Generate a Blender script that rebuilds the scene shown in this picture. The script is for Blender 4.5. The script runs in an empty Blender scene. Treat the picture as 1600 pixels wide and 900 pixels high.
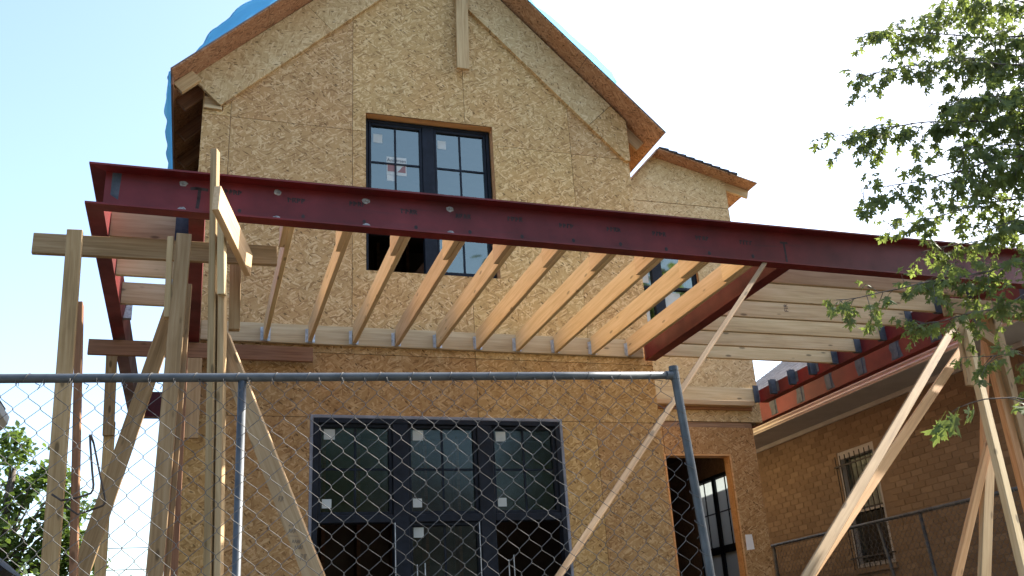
import bpy, bmesh, math, random
from mathutils import Vector, Matrix, noise as mnoise
random.seed(7)
sc = bpy.context.scene
COL = sc.collection

# ---------------------------------------------------------------- camera, sky, sun, exposure
cam_d = bpy.data.cameras.new('camera')
cam_d.sensor_width = 36.0
cam_d.lens = 1488.16 / 1600 * 36.0
cam_d.clip_end = 900
cam = bpy.data.objects.new('camera', cam_d)
COL.objects.link(cam)
def cam_axes(yaw, pitch, roll):
    w = Vector((math.sin(yaw) * math.cos(pitch), math.cos(yaw) * math.cos(pitch), math.sin(pitch)))
    r = Vector((math.cos(yaw), -math.sin(yaw), 0))
    d = w.cross(r)
    c, s = math.cos(roll), math.sin(roll)
    return c * r + s * d, -s * r + c * d, w
cr, cd, cw = cam_axes(math.radians(19.0011), math.radians(21.4652), math.radians(3.6005))
m = Matrix((cr, -cd, -cw)).transposed().to_4x4()
m.translation = Vector((0, 0, 1.6))
cam.matrix_world = m
sc.camera = cam

SUN_AZ = math.radians(80)      # clockwise from +Y (the depth axis) towards +X
SUN_EL = math.radians(40)
world = bpy.data.worlds.new('World')
sc.world = world
world.use_nodes = True
wn = world.node_tree
bg = wn.nodes['Background']
sky = wn.nodes.new('ShaderNodeTexSky')
sky.sky_type = 'NISHITA'
sky.sun_disc = False
sky.sun_elevation = SUN_EL
sky.sun_rotation = SUN_AZ
sky.altitude = 1600
sky.air_density = 1.3
sky.dust_density = 8.0
sky.ozone_density = 1.0
wn.links.new(sky.outputs[0], bg.inputs[0])
bg.inputs[1].default_value = 0.15

sun_d = bpy.data.lights.new('sun', 'SUN')
sun_d.energy = 4.6
sun_d.angle = math.radians(0.53)
sun_d.color = (1.0, 0.93, 0.82)
sun = bpy.data.objects.new('sun', sun_d)
COL.objects.link(sun)
sdir = Vector((math.sin(SUN_AZ) * math.cos(SUN_EL), math.cos(SUN_AZ) * math.cos(SUN_EL), math.sin(SUN_EL)))
sun.rotation_euler = sdir.to_track_quat('Z', 'Y').to_euler()
sun.location = (20, 5, 20)

vs = sc.view_settings
vs.view_transform = 'Standard'
vs.look = 'None'
vs.exposure = 1.62
vs.gamma = 1.0
vs.use_curve_mapping = False

# ---------------------------------------------------------------- node helpers and materials
class NT:
    def __init__(s, mat):
        s.t = mat.node_tree; s.n = s.t.nodes; s.l = s.t.links
    def new(s, typ, **kw):
        nd = s.n.new(typ)
        for k, v in kw.items(): setattr(nd, k, v)
        return nd
    def link(s, a, b): s.l.new(a, b)
    def math(s, op, a, b=None, clamp=False):
        nd = s.new('ShaderNodeMath', operation=op, use_clamp=clamp)
        for i, v in enumerate((a, b)):
            if v is None: continue
            if isinstance(v, (int, float)): nd.inputs[i].default_value = v
            else: s.link(v, nd.inputs[i])
        return nd.outputs[0]
    def mix(s, fac, a, b, blend='MIX'):
        nd = s.new('ShaderNodeMix', data_type='RGBA', blend_type=blend)
        for i, v in ((0, fac), (6, a), (7, b)):
            if isinstance(v, (int, float)): nd.inputs[i].default_value = v
            elif isinstance(v, tuple): nd.inputs[i].default_value = (*v, 1)
            else: s.link(v, nd.inputs[i])
        return nd.outputs[2]
    def fmix(s, fac, a, b):
        nd = s.new('ShaderNodeMix', data_type='FLOAT')
        for i, v in ((0, fac), (2, a), (3, b)):
            if isinstance(v, (int, float)): nd.inputs[i].default_value = v
            else: s.link(v, nd.inputs[i])
        return nd.outputs[0]
    def ramp(s, fac, stops, interp='LINEAR'):
        nd = s.new('ShaderNodeValToRGB')
        nd.color_ramp.interpolation = interp
        e = nd.color_ramp.elements
        while len(e) > 1: e.remove(e[-1])
        for i, (p, c) in enumerate(stops):
            el = e[0] if i == 0 else e.new(p)
            el.position = p; el.color = (*c, 1)
        s.link(fac, nd.inputs[0])
        return nd.outputs[0]
    def coords(s, rnd=True, kind='Object'):
        tc = s.new('ShaderNodeTexCoord').outputs[kind]
        if not rnd: return tc
        oi = s.new('ShaderNodeObjectInfo').outputs['Random']
        cb = s.new('ShaderNodeCombineXYZ')
        s.link(s.math('MULTIPLY', oi, 37.0), cb.inputs[0]); s.link(s.math('MULTIPLY', oi, 53.0), cb.inputs[1]); s.link(s.math('MULTIPLY', oi, 19.0), cb.inputs[2])
        ad = s.new('ShaderNodeVectorMath', operation='ADD')
        s.link(tc, ad.inputs[0]); s.link(cb.outputs[0], ad.inputs[1])
        return ad.outputs[0]
    def mapping(s, v, scale=(1, 1, 1), rot=(0, 0, 0), loc=(0, 0, 0)):
        mp = s.new('ShaderNodeMapping')
        mp.inputs['Scale'].default_value = scale; mp.inputs['Rotation'].default_value = rot; mp.inputs['Location'].default_value = loc
        s.link(v, mp.inputs[0])
        return mp.outputs[0]
    def noise(s, v, scale=5, detail=3, rough=.55, dist=0.0):
        nd = s.new('ShaderNodeTexNoise')
        nd.inputs['Scale'].default_value = scale; nd.inputs['Detail'].default_value = detail
        nd.inputs['Roughness'].default_value = rough; nd.inputs['Distortion'].default_value = dist
        s.link(v, nd.inputs['Vector'])
        return nd.outputs[0]
    def voronoi(s, v, scale=1, dims='3D', feature='F1', rand=1.0):
        nd = s.new('ShaderNodeTexVoronoi', voronoi_dimensions=dims, feature=feature)
        nd.inputs['Scale'].default_value = scale; nd.inputs['Randomness'].default_value = rand
        s.link(v, nd.inputs['Vector'])
        return nd
    def bump(s, h, strength=.3, dist=.002):
        nd = s.new('ShaderNodeBump')
        nd.inputs['Strength'].default_value = strength; nd.inputs['Distance'].default_value = dist
        s.link(h, nd.inputs['Height'])
        return nd.outputs[0]

def new_mat(name, rough=.7, base=(.5, .5, .5), metal=0.0, spec=.5):
    mt = bpy.data.materials.new(name)
    mt.use_nodes = True
    p = mt.node_tree.nodes['Principled BSDF']
    p.inputs['Roughness'].default_value = rough
    p.inputs['Base Color'].default_value = (*base, 1)
    p.inputs['Metallic'].default_value = metal
    p.inputs['Specular IOR Level'].default_value = spec
    return mt, NT(mt), p

def mat_osb(name, dark, mid, light, tint=0.10):
    mt, t, p = new_mat(name, .72, spec=.25)
    v = t.coords()
    wob = t.new('ShaderNodeTexNoise'); wob.inputs['Scale'].default_value = 9; wob.inputs['Detail'].default_value = 1
    t.link(v, wob.inputs['Vector'])
    sub = t.new('ShaderNodeVectorMath', operation='MULTIPLY_ADD')
    t.link(wob.outputs['Color'], sub.inputs[0]); sub.inputs[1].default_value = (.05, .05, 0); t.link(v, sub.inputs[2])
    v = sub.outputs[0]
    val = None
    for i, (ang, ln, wd, th) in enumerate([(8, .085, .030, 0), (63, .080, .026, .40), (118, .090, .024, .45), (-25, .10, .022, .50), (88, .075, .018, .52), (33, .085, .016, .55), (150, .07, .014, .62)]):
        mv = t.mapping(v, scale=(1 / ln, 1 / wd, 1))
        rot = t.new('ShaderNodeVectorRotate', rotation_type='Z_AXIS'); rot.inputs['Angle'].default_value = math.radians(ang)
        t.link(v, rot.inputs['Vector'])
        mv = t.mapping(rot.outputs[0], scale=(1 / ln, 1 / wd, 1), loc=(i * 3.7, i * 5.1, 0))
        vo = t.voronoi(mv, 1, '2D')
        sp = t.new('ShaderNodeSeparateColor'); t.link(vo.outputs['Color'], sp.inputs[0])
        if val is None: val = sp.outputs[0]
        else:
            mask = t.math('MULTIPLY', t.math('GREATER_THAN', sp.outputs[1], th), t.math('LESS_THAN', vo.outputs['Distance'], .55))
            val = t.fmix(mask, val, sp.outputs[0])
    grain = t.noise(t.mapping(v, scale=(60, 60, 1)), 1.2, 3, .6)
    big = t.noise(v, 1.6, 2, .5)
    val = t.math('ADD', t.math('MULTIPLY', val, .86), t.math('MULTIPLY', grain, .16))
    col = t.ramp(val, [(0.0, dark), (.16, tuple(.55 * a + .45 * b for a, b in zip(dark, mid))), (.32, mid), (.60, mid), (.80, tuple(.45 * a + .55 * b for a, b in zip(mid, light))), (1.0, light)])
    # sparse dark bark dashes
    rot = t.new('ShaderNodeVectorRotate', rotation_type='Z_AXIS'); rot.inputs['Angle'].default_value = math.radians(40)
    t.link(v, rot.inputs['Vector'])
    vo = t.voronoi(t.mapping(rot.outputs[0], scale=(22, 55, 1)), 1, '2D')
    sp = t.new('ShaderNodeSeparateColor'); t.link(vo.outputs['Color'], sp.inputs[0])
    dm = t.math('MULTIPLY', t.math('GREATER_THAN', sp.outputs[0], .955), t.math('LESS_THAN', vo.outputs['Distance'], .38))
    col = t.mix(t.math('MULTIPLY', dm, .75), col, tuple(c * .45 for c in dark))
    # slow hue drift over a sheet and from sheet to sheet
    col = t.mix(t.math('MULTIPLY', t.math('SUBTRACT', big, .42, True), 1.5, True), col, t.mix(1.0, col, (1.0, .84, .72), 'MULTIPLY'))
    oi = t.new('ShaderNodeObjectInfo').outputs['Random']
    hs = t.new('ShaderNodeHueSaturation')
    t.link(col, hs.inputs['Color'])
    t.link(t.math('ADD', .5 - .006, t.math('MULTIPLY', oi, .012)), hs.inputs['Hue'])
    t.link(t.math('ADD', 1 - tint, t.math('MULTIPLY', oi, 2 * tint)), hs.inputs['Value'])
    t.link(hs.outputs[0], p.inputs['Base Color'])
    t.link(t.bump(val, .35, .0015), p.inputs['Normal'])
    return mt

def mat_wood(name, c_dark, c_mid, c_light, knot=.6, rough=.75, stain=0.0):
    mt, t, p = new_mat(name, rough, spec=.25)
    v = t.coords()
    g = t.noise(t.mapping(v, scale=(2.2, 55, 55)), 1.0, 4, .6, .4)
    g2 = t.noise(t.mapping(v, scale=(1.2, 14, 14)), 1.0, 3, .5, 1.2)
    val = t.math('ADD', t.math('MULTIPLY', g, .55), t.math('MULTIPLY', g2, .45))
    col = t.ramp(val, [(.30, c_dark), (.47, c_mid), (.62, c_light)])
    vo = t.voronoi(t.mapping(v, scale=(5.0, 15, 15)), 1.0, '3D')
    sp = t.new('ShaderNodeSeparateColor'); t.link(vo.outputs['Color'], sp.inputs[0])
    km = t.math('MULTIPLY', t.math('GREATER_THAN', sp.outputs[0], .70), t.math('SUBTRACT', 1.0, t.math('MULTIPLY', t.math('SUBTRACT', vo.outputs['Distance'], .13, True), 11.0, True), True))
    col = t.mix(t.math('MULTIPLY', km, knot), col, tuple(c * .30 for c in c_dark))
    if stain:
        st = t.noise(v, 3.0, 4, .6)
        col = t.mix(t.math('MULTIPLY', t.math('SUBTRACT', st, .5, True), stain * 4, True), col, t.mix(1.0, col, (.55, .52, .50), 'MULTIPLY'))
    oi = t.new('ShaderNodeObjectInfo').outputs['Random']
    hs = t.new('ShaderNodeHueSaturation')
    t.link(col, hs.inputs['Color'])
    t.link(t.math('ADD', .90, t.math('MULTIPLY', oi, .22)), hs.inputs['Value'])
    t.link(t.math('ADD', .494, t.math('MULTIPLY', oi, .012)), hs.inputs['Hue'])
    t.link(hs.outputs[0], p.inputs['Base Color'])
    t.link(t.bump(g, .25, .001), p.inputs['Normal'])
    return mt

def mat_noise(name, c1, c2, scale=6, rough=.7, metal=0.0, bump=0.0, rnd=True, spec=.5, stops=(.35, .65), detail=4):
    mt, t, p = new_mat(name, rough, metal=metal, spec=spec)
    v = t.coords(rnd)
    n = t.noise(v, scale, detail, .6)
    t.link(t.ramp(n, [(stops[0], c1), (stops[1], c2)]), p.inputs['Base Color'])
    if bump: t.link(t.bump(t.noise(v, scale * 8, 3, .6), bump, .002), p.inputs['Normal'])
    return mt

M = {}
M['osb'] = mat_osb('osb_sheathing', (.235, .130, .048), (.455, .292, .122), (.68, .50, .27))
M['osb_warm_shaded'] = mat_osb('osb_sheathing_warm_shaded', (.195, .100, .034), (.385, .232, .090), (.57, .395, .195))  # redder batch tone plus the shade of the lower front, put into the colour
M['osb_pale'] = mat_osb('osb_sheathing_pale', (.31, .20, .085), (.50, .365, .18), (.66, .53, .31), .04)
M['osb_deck_shaded'] = mat_osb('osb_roof_deck_shaded', (.14, .065, .030), (.34, .19, .10), (.48, .30, .17))  # eave shade and warm bounce put into the deck colour
M['wood'] = mat_wood('pine_lumber', (.29, .18, .082), (.42, .285, .145), (.52, .38, .21))
M['wood_joist'] = mat_wood('fir_joist', (.49, .32, .155), (.61, .425, .23), (.69, .50, .295), .6)
M['wood_pale'] = mat_wood('pale_joist', (.36, .255, .135), (.49, .365, .205), (.57, .445, .27), .75, stain=.15)
M['wood_aged'] = mat_wood('weathered_lumber', (.165, .102, .048), (.28, .18, .088), (.37, .255, .14), .7, stain=.25)
M['wood_red'] = mat_wood('red_lumber', (.13, .060, .034), (.22, .108, .060), (.28, .145, .082), .5)
M['wood_orange'] = mat_wood('cedar_lumber', (.36, .18, .08), (.50, .27, .12), (.58, .34, .17), .5)
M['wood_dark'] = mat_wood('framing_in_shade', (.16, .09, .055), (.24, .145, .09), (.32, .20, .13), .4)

def mat_steel():
    mt, t, p = new_mat('red_primer_steel', .52, spec=.4)
    v = t.coords()
    n = t.noise(v, 2.2, 5, .62)
    sc1 = t.noise(t.mapping(v, scale=(1.5, 25, 25)), 1.0, 4, .6)
    col = t.ramp(n, [(.30, (.080, .010, .010)), (.55, (.146, .0120, .012)), (.75, (.20, .019, .018))])
    col = t.mix(t.math('MULTIPLY', t.math('SUBTRACT', sc1, .58, True), 3.0, True), col, (.055, .014, .014))
    t.link(col, p.inputs['Base Color'])
    t.link(t.ramp(n, [(.3, (.62, .62, .62)), (.7, (.42, .42, .42))]), p.inputs['Roughness'])
    t.link(t.bump(t.noise(v, 40, 3, .6), .12, .001), p.inputs['Normal'])
    return mt
M['steel'] = mat_steel()
M['grey_primer'] = mat_noise('grey_primer', (.032, .042, .058), (.075, .088, .108), 14, .7)
M['weld'] = mat_noise('weld_grey', (.18, .17, .16), (.46, .45, .43), 40, .5, .3)
M['dark_mark'] = mat_noise('marker_ink', (.025, .016, .018), (.05, .03, .03), 20, .8)
M['galv'] = mat_noise('galvanized_hanger', (.36, .37, .38), (.62, .63, .64), 30, .38, .75)
M['pipe'] = mat_noise('galvanized_pipe', (.055, .065, .075), (.10, .112, .122), 9, .5, .3, bump=.05)
M['wire'] = mat_noise('fence_wire', (.07, .068, .065), (.13, .126, .12), 30, .65, .2)
M['frame'] = mat_noise('window_frame_black', (.007, .009, .014), (.013, .017, .026), 10, .5, spec=.18)
M['sticker'] = mat_noise('white_label', (.42, .46, .44), (.50, .54, .52), 5, .6)
M['sticker_red'] = mat_noise('label_red', (.20, .10, .10), (.25, .13, .125), 8, .6)
M['sticker_ink'] = mat_noise('label_ink', (.10, .12, .14), (.14, .16, .18), 8, .6)
M['tape'] = mat_noise('grey_flashing_tape', (.16, .17, .20), (.24, .25, .29), 6, .55)
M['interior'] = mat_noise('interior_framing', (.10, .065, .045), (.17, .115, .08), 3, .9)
M['paper'] = mat_noise('notice_paper', (.68, .69, .70), (.78, .78, .78), 7, .8)
M['shingle'] = mat_noise('asphalt_shingle', (.10, .09, .09), (.20, .18, .18), 5, .95, bump=.3)
M['shingle_dark'] = mat_noise('dark_roof_edge', (.025, .025, .028), (.06, .055, .058), 8, .9)
M['trim'] = mat_noise('cream_paint', (.62, .60, .54), (.72, .70, .64), 4, .6)
M['soffit'] = mat_noise('soffit_paint', (.33, .32, .31), (.40, .39, .38), 4, .75)
M['white'] = mat_noise('white_paint', (.72, .72, .72), (.80, .80, .79), 4, .5)
M['mortar'] = mat_noise('mortar', (.165, .115, .070), (.21, .15, .095), 12, .95)
M['iron'] = mat_noise('black_iron', (.018, .016, .015), (.04, .035, .03), 20, .6, .3)
M['rust'] = mat_noise('reinforcing_rod', (.035, .03, .028), (.10, .07, .055), 20, .7, .4)
M['stucco'] = mat_noise('pale_siding', (.50, .49, .46), (.60, .58, .55), 3, .85)
M['bark'] = mat_noise('bark', (.07, .055, .045), (.17, .14, .115), 14, .9, bump=.6)
M['ground'] = mat_noise('dry_ground', (.030, .034, .018), (.065, .062, .036), .6, .95, rnd=False, bump=.3)
M['dirt'] = mat_noise('yard_dirt', (.050, .040, .026), (.090, .072, .048), 1.5, .95, rnd=False, bump=.4)
M['concrete'] = mat_noise('concrete', (.15, .145, .135), (.21, .205, .19), 2, .9, rnd=False)
M['asphalt'] = mat_noise('asphalt', (.04, .04, .042), (.065, .065, .066), 3, .9, rnd=False)
M['pencil'] = mat_noise('carpenter_pencil', (.10, .075, .05), (.17, .13, .09), 20, .8)
M['lath'] = mat_noise('sky_cable', (.04, .04, .045), (.06, .06, .065), 5, .6)

def mat_brick():
    mt, t, p = new_mat('tan_brick', .9, spec=.2)
    oi = t.new('ShaderNodeAttribute', attribute_name='tone').outputs['Fac']
    gi = t.new('ShaderNodeNewGeometry').outputs['Random Per Island']
    r = t.new('ShaderNodeObjectInfo').outputs['Random']
    k = t.math('FRACT', t.math('ADD', gi, t.math('MULTIPLY', r, 7.31)))
    col = t.ramp(k, [(0, (.165, .118, .074)), (.3, (.198, .142, .090)), (.7, (.222, .162, .104)), (1, (.265, .197, .130))])
    n = t.noise(t.coords(), 18, 4, .65)
    col = t.mix(t.math('MULTIPLY', n, .5), col, (.145, .095, .060))
    t.link(col, p.inputs['Base Color'])
    t.link(t.bump(n, .5, .004), p.inputs['Normal'])
    return mt
M['brick'] = mat_brick()

def mat_glass(name, tint, refl):
    mt = bpy.data.materials.new(name); mt.use_nodes = True
    t = NT(mt); t.n.remove(t.n['Principled BSDF'])
    out = t.n['Material Output']
    gl = t.new('ShaderNodeBsdfGlossy'); gl.inputs['Roughness'].default_value = .03 if refl else .14; gl.inputs['Color'].default_value = (*tint, 1)
    tr = t.new('ShaderNodeBsdfTransparent'); tr.inputs['Color'].default_value = (.62, .68, .68, 1)
    fr = t.new('ShaderNodeFresnel'); fr.inputs['IOR'].default_value = 1.5
    mx = t.new('ShaderNodeMixShader')
    t.link(t.math('ADD', t.math('MULTIPLY', fr.outputs[0], 1.3 if refl else 1.1), refl, True), mx.inputs[0])
    t.link(tr.outputs[0], mx.inputs[1]); t.link(gl.outputs[0], mx.inputs[2])
    t.link(mx.outputs[0], out.inputs[0])
    return mt
M['glass'] = mat_glass('window_glass', (.92, 1.0, .86), .165)
M['glass_low'] = mat_glass('coated_window_glass', (.85, 1.0, .95), .0)

def mat_film():
    mt, t, p = new_mat('frosted_film_glass', .35, (.22, .25, .25))
    tl = t.new('ShaderNodeBsdfTranslucent'); tl.inputs['Color'].default_value = (.30, .34, .34, 1)
    mx = t.new('ShaderNodeMixShader'); mx.inputs[0].default_value = .7
    t.link(p.outputs[0], mx.inputs[1]); t.link(tl.outputs[0], mx.inputs[2])
    t.link(mx.outputs[0], t.n['Material Output'].inputs[0])
    return mt
M['film'] = mat_film()

def mat_leaf(name, c1, c2, trans, f=.5):
    mt, t, p = new_mat(name, .62, spec=.14)
    gi = t.new('ShaderNodeNewGeometry').outputs['Random Per Island']
    r = t.new('ShaderNodeObjectInfo').outputs['Random']
    k = t.math('FRACT', t.math('ADD', gi, r))
    t.link(t.mix(k, c1, c2), p.inputs['Base Color'])
    tl = t.new('ShaderNodeBsdfTranslucent')
    t.link(t.mix(k, trans, tuple(c * .7 for c in trans)), tl.inputs['Color'])
    mx = t.new('ShaderNodeMixShader'); mx.inputs[0].default_value = f
    t.link(p.outputs[0], mx.inputs[1]); t.link(tl.outputs[0], mx.inputs[2])
    t.link(mx.outputs[0], t.n['Material Output'].inputs[0])
    return mt
M['leaf'] = mat_leaf('maple_leaf', (.075, .100, .048), (.15, .19, .075), (.30, .38, .08), .45)
M['leaf_far'] = mat_leaf('far_leaf', (.030, .056, .018), (.075, .118, .034), (.20, .30, .05), .4)

def mat_tarp():
    mt, t, p = new_mat('blue_tarp', .45, spec=.4)
    v = t.coords(False)
    n = t.noise(v, 3, 3, .55)
    t.link(t.ramp(n, [(.3, (.18, .46, .66)), (.7, (.30, .58, .76))]), p.inputs['Base Color'])
    tl = t.new('ShaderNodeBsdfTranslucent'); tl.inputs['Color'].default_value = (.45, .78, .92, 1)
    mx = t.new('ShaderNodeMixShader'); mx.inputs[0].default_value = .7
    t.link(p.outputs[0], mx.inputs[1]); t.link(tl.outputs[0], mx.inputs[2])
    t.link(mx.outputs[0], t.n['Material Output'].inputs[0])
    return mt
M['tarp'] = mat_tarp()

# ---------------------------------------------------------------- mesh helpers
def mk(name, verts, faces, mat, parent=None, mw=None, smooth=False):
    me = bpy.data.meshes.new(name)
    me.from_pydata([tuple(v) for v in verts], [], faces)
    me.update()
    if smooth:
        for p in me.polygons: p.use_smooth = True
    me.materials.append(M[mat] if isinstance(mat, str) else mat)
    o = bpy.data.objects.new(name, me)
    COL.objects.link(o)
    if mw is not None: o.matrix_world = mw
    if parent is not None: o.parent = parent
    return o

def tag(o, label=None, cat=None, group=None, kind=None):
    if label: o['label'] = label
    if cat: o['category'] = cat
    if group: o['group'] = group
    if kind: o['kind'] = kind
    return o

def empty(name, label, cat, group=None):
    o = bpy.data.objects.new(name, None)
    o.empty_display_size = .2
    COL.objects.link(o)
    return tag(o, label, cat, group)

BOXF = [(0, 3, 2, 1), (4, 5, 6, 7), (0, 1, 5, 4), (1, 2, 6, 5), (2, 3, 7, 6), (3, 0, 4, 7)]
class MB:
    def __init__(s): s.v = []; s.f = []
    def box(s, a, b):
        n = len(s.v)
        (x0, y0, z0), (x1, y1, z1) = a, b
        s.v += [(x0, y0, z0), (x1, y0, z0), (x1, y1, z0), (x0, y1, z0), (x0, y0, z1), (x1, y0, z1), (x1, y1, z1), (x0, y1, z1)]
        s.f += [tuple(n + i for i in f) for f in BOXF]
        return s
    def hexa(s, pts):
        n = len(s.v); s.v += [tuple(p) for p in pts]
        s.f += [tuple(n + i for i in f) for f in BOXF]
        return s
    def cbox(s, a, b, c=.003):
        # box with chamfered edges
        n = len(s.v)
        lo, hi = Vector(a), Vector(b)
        c = min(c, *(abs(h - l) * .3 for l, h in zip(lo, hi)))
        idx = {}
        for sx in (0, 1):
            for sy in (0, 1):
                for sz in (0, 1):
                    P = [hi[i] if q else lo[i] for i, q in enumerate((sx, sy, sz))]
                    for ax in range(3):
                        Q = list(P)
                        for k in range(3):
                            if k != ax: Q[k] += (-c if (sx, sy, sz)[k] else c)
                        idx[(sx, sy, sz, ax)] = len(s.v); s.v.append(tuple(Q))
        for ax in range(3):
            u, w = [k for k in range(3) if k != ax]
            for sd in (0, 1):
                def I(a_, b_, axx=ax):
                    q = [0, 0, 0]; q[ax] = sd; q[u] = a_; q[w] = b_
                    return idx[(*q, ax)]
                fc = [I(0, 0), I(1, 0), I(1, 1), I(0, 1)]
                flip = (sd == 1) == (ax == 1)
                s.f.append(tuple(fc[::-1] if not ((sd == 1) ^ (ax == 1)) else fc))
        for ax in range(3):
            u, w = [k for k in range(3) if k != ax]
            for a_ in (0, 1):
                for b_ in (0, 1):
                    q0 = [0, 0, 0]; q0[u] = a_; q0[w] = b_; q1 = list(q0); q1[ax] = 1
                    s.f.append((idx[(*q0, u)], idx[(*q1, u)], idx[(*q1, w)], idx[(*q0, w)]))
        for sx in (0, 1):
            for sy in (0, 1):
                for sz in (0, 1):
                    s.f.append((idx[(sx, sy, sz, 0)], idx[(sx, sy, sz, 1)], idx[(sx, sy, sz, 2)]))
        return s
    def tube(s, pts, r, n=6, cap=True, r_end=None):
        pts = [Vector(p) for p in pts]
        base = len(s.v); up = None
        for i, p in enumerate(pts):
            d = (pts[min(i + 1, len(pts) - 1)] - pts[max(i - 1, 0)])
            if d.length < 1e-9: d = Vector((0, 0, 1))
            d.normalize()
            if up is None:
                up = d.orthogonal().normalized()
            else:
                up = (up - d * up.dot(d))
                up = up.normalized() if up.length > 1e-6 else d.orthogonal().normalized()
            w = d.cross(up)
            rr = r if r_end is None else r + (r_end - r) * i / max(1, len(pts) - 1)
            for k in range(n):
                a = 2 * math.pi * k / n
                s.v.append(tuple(p + up * math.cos(a) * rr + w * math.sin(a) * rr))
        for i in range(len(pts) - 1):
            for k in range(n):
                a = base + i * n + k; b = base + i * n + (k + 1) % n
                s.f.append((a, b, b + n, a + n))
        if cap:
            s.f.append(tuple(base + k for k in range(n))[::-1])
            s.f.append(tuple(base + (len(pts) - 1) * n + k for k in range(n)))
        return s
    def prism(s, poly, y0, y1, axis=1):
        # polygon in the plane across 'axis', extruded along it
        n = len(s.v); k = len(poly)
        for y in (y0, y1):
            for a, b in poly:
                q = [a, b]; q.insert(axis, y); s.v.append(tuple(q))
        s.f.append(tuple(range(n, n + k))); s.f.append(tuple(range(n + 2 * k - 1, n + k - 1, -1)))
        for i in range(k):
            j = (i + 1) % k
            s.f.append((n + i, n + k + i, n + k + j, n + j))
        return s
    def build(s, name, mat, parent=None, mw=None, smooth=False, fix=True):
        o = mk(name, s.v, s.f, mat, parent, mw, smooth)
        if fix:
            bm = bmesh.new(); bm.from_mesh(o.data)
            bmesh.ops.recalc_face_normals(bm, faces=bm.faces)
            bm.to_mesh(o.data); bm.free()
        return o

def frame_mw(origin, xax, zhint):
    x = Vector(xax).normalized()
    z = Vector(zhint); z = (z - x * z.dot(x)).normalized()
    y = z.cross(x)
    mw = Matrix((x, y, z)).transposed().to_4x4(); mw.translation = Vector(origin)
    return mw

def lumber(name, p0, p1, w, h, mat, parent=None, face=(0, -1, 0), bow=0.0, label=None, cat='lumber', group=None):
    """a board from p0 to p1: h is its width as seen square to 'face', w its thickness along 'face'"""
    p0, p1 = Vector(p0), Vector(p1)
    L = (p1 - p0).length
    mw = frame_mw(p0, p1 - p0, face)
    o = MB().cbox((0, -h / 2, -w / 2), (L, h / 2, w / 2), .003).build(name, mat, parent, mw)
    if label: tag(o, label, cat, group)
    return o

def to_ground(p0, p1, z=.72):
    p0, p1 = Vector(p0), Vector(p1)
    t = (z - p0.z) / (p1.z - p0.z)
    return p0 + (p1 - p0) * t

# convex polygon clipping in 2D
def clip(poly, a, b, c):      # keep a*x + b*y <= c
    out = []
    n = len(poly)
    for i in range(n):
        p, q = poly[i], poly[(i + 1) % n]
        dp, dq = a * p[0] + b * p[1] - c, a * q[0] + b * q[1] - c
        if dp <= 1e-9: out.append(p)
        if (dp < -1e-9 and dq > 1e-9) or (dp > 1e-9 and dq < -1e-9):
            t = dp / (dp - dq); out.append((p[0] + (q[0] - p[0]) * t, p[1] + (q[1] - p[1]) * t))
    return out
def area(poly):
    return abs(sum(p[0] * q[1] - q[0] * p[1] for p, q in zip(poly, poly[1:] + poly[:1]))) / 2
def minus_rect(polys, r):
    x0, x1, z0, z1 = r
    res = []
    for p in polys:
        left = clip(p, 1, 0, x0); res.append(left)
        rest = clip(p, -1, 0, -x0)
        if len(rest) < 3: continue
        res.append(clip(rest, -1, 0, -x1)); rest = clip(rest, 1, 0, x1)
        if len(rest) < 3: continue
        res.append(clip(rest, 0, 1, z0)); res.append(clip(rest, 0, -1, -z1))
    return [q for q in res if len(q) >= 3 and area(q) > 1e-5]

def text_mesh(name, body, size, mat, parent, mw, bold=0.0):
    cu = bpy.data.curves.new(name, 'FONT'); cu.body = body; cu.size = size; cu.offset = bold; cu.align_x = 'CENTER'; cu.align_y = 'CENTER'
    to = bpy.data.objects.new(name, cu)
    me = bpy.data.meshes.new_from_object(to)
    bpy.data.objects.remove(to)
    me.materials.clear(); me.materials.append(M[mat])
    o = bpy.data.objects.new(name, me); COL.objects.link(o)
    o.matrix_world = mw
    if parent is not None: o.parent = parent
    return o

# ---------------------------------------------------------------- the ground
g = mk('ground', [(-300, -300, 0), (300, -300, 0), (300, 300, 0), (-300, 300, 0)], [(0, 1, 2, 3)], 'ground'); tag(g, kind='structure')
g = MB().hexa([(-40, 2.2, .004), (30, 2.2, .004), (30, 60, .004), (-40, 60, .004), (-40, 3.0, .70), (30, 3.0, .70), (30, 60, .70), (-40, 60, .70)]).build('yard', 'dirt'); tag(g, kind='structure')
g = MB().box((-40, -1.2, .004), (30, 1.7, .06)).build('pavement', 'concrete'); tag(g, kind='structure')
g = MB().box((-40, -9.5, .002), (30, -1.9, .012)).build('road', 'asphalt'); tag(g, kind='structure')

# ---------------------------------------------------------------- the house being built
F = 8.61                                    # plane of the gable front
HL, HR = -0.162, 4.465                      # its two corners
S = 10.10                                   # plane of the set-back wing
house = empty('house_under_construction', 'gabled house sheathed in bare OSB with black windows, still being built', 'house')
UW = (1.463, 2.850, 5.275, 7.075)           # upper window opening
LW = (0.953, 3.393, 1.05, 3.809)            # lower window opening

def panel(poly_list, y, th, mat, parent=house, axis=1, name='osb_panel'):
    mb = MB()
    for p in poly_list: mb.prism(p, y, y + th, axis)
    # local frame: X along the wall, Y up, so the flakes lie in the sheet
    o = mb.build(name, mat, parent)
    return o
def sheet(name, poly_list, origin, xax, normal, th, mat, parent):
    """flat sheet: polygons in local XY, thickness th going against 'normal'"""
    mw = frame_mw(origin, xax, normal)
    mb = MB()
    for p in poly_list: mb.prism(p, -th, 0, 2)
    return mb.build(name, mat, parent, mw)

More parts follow.
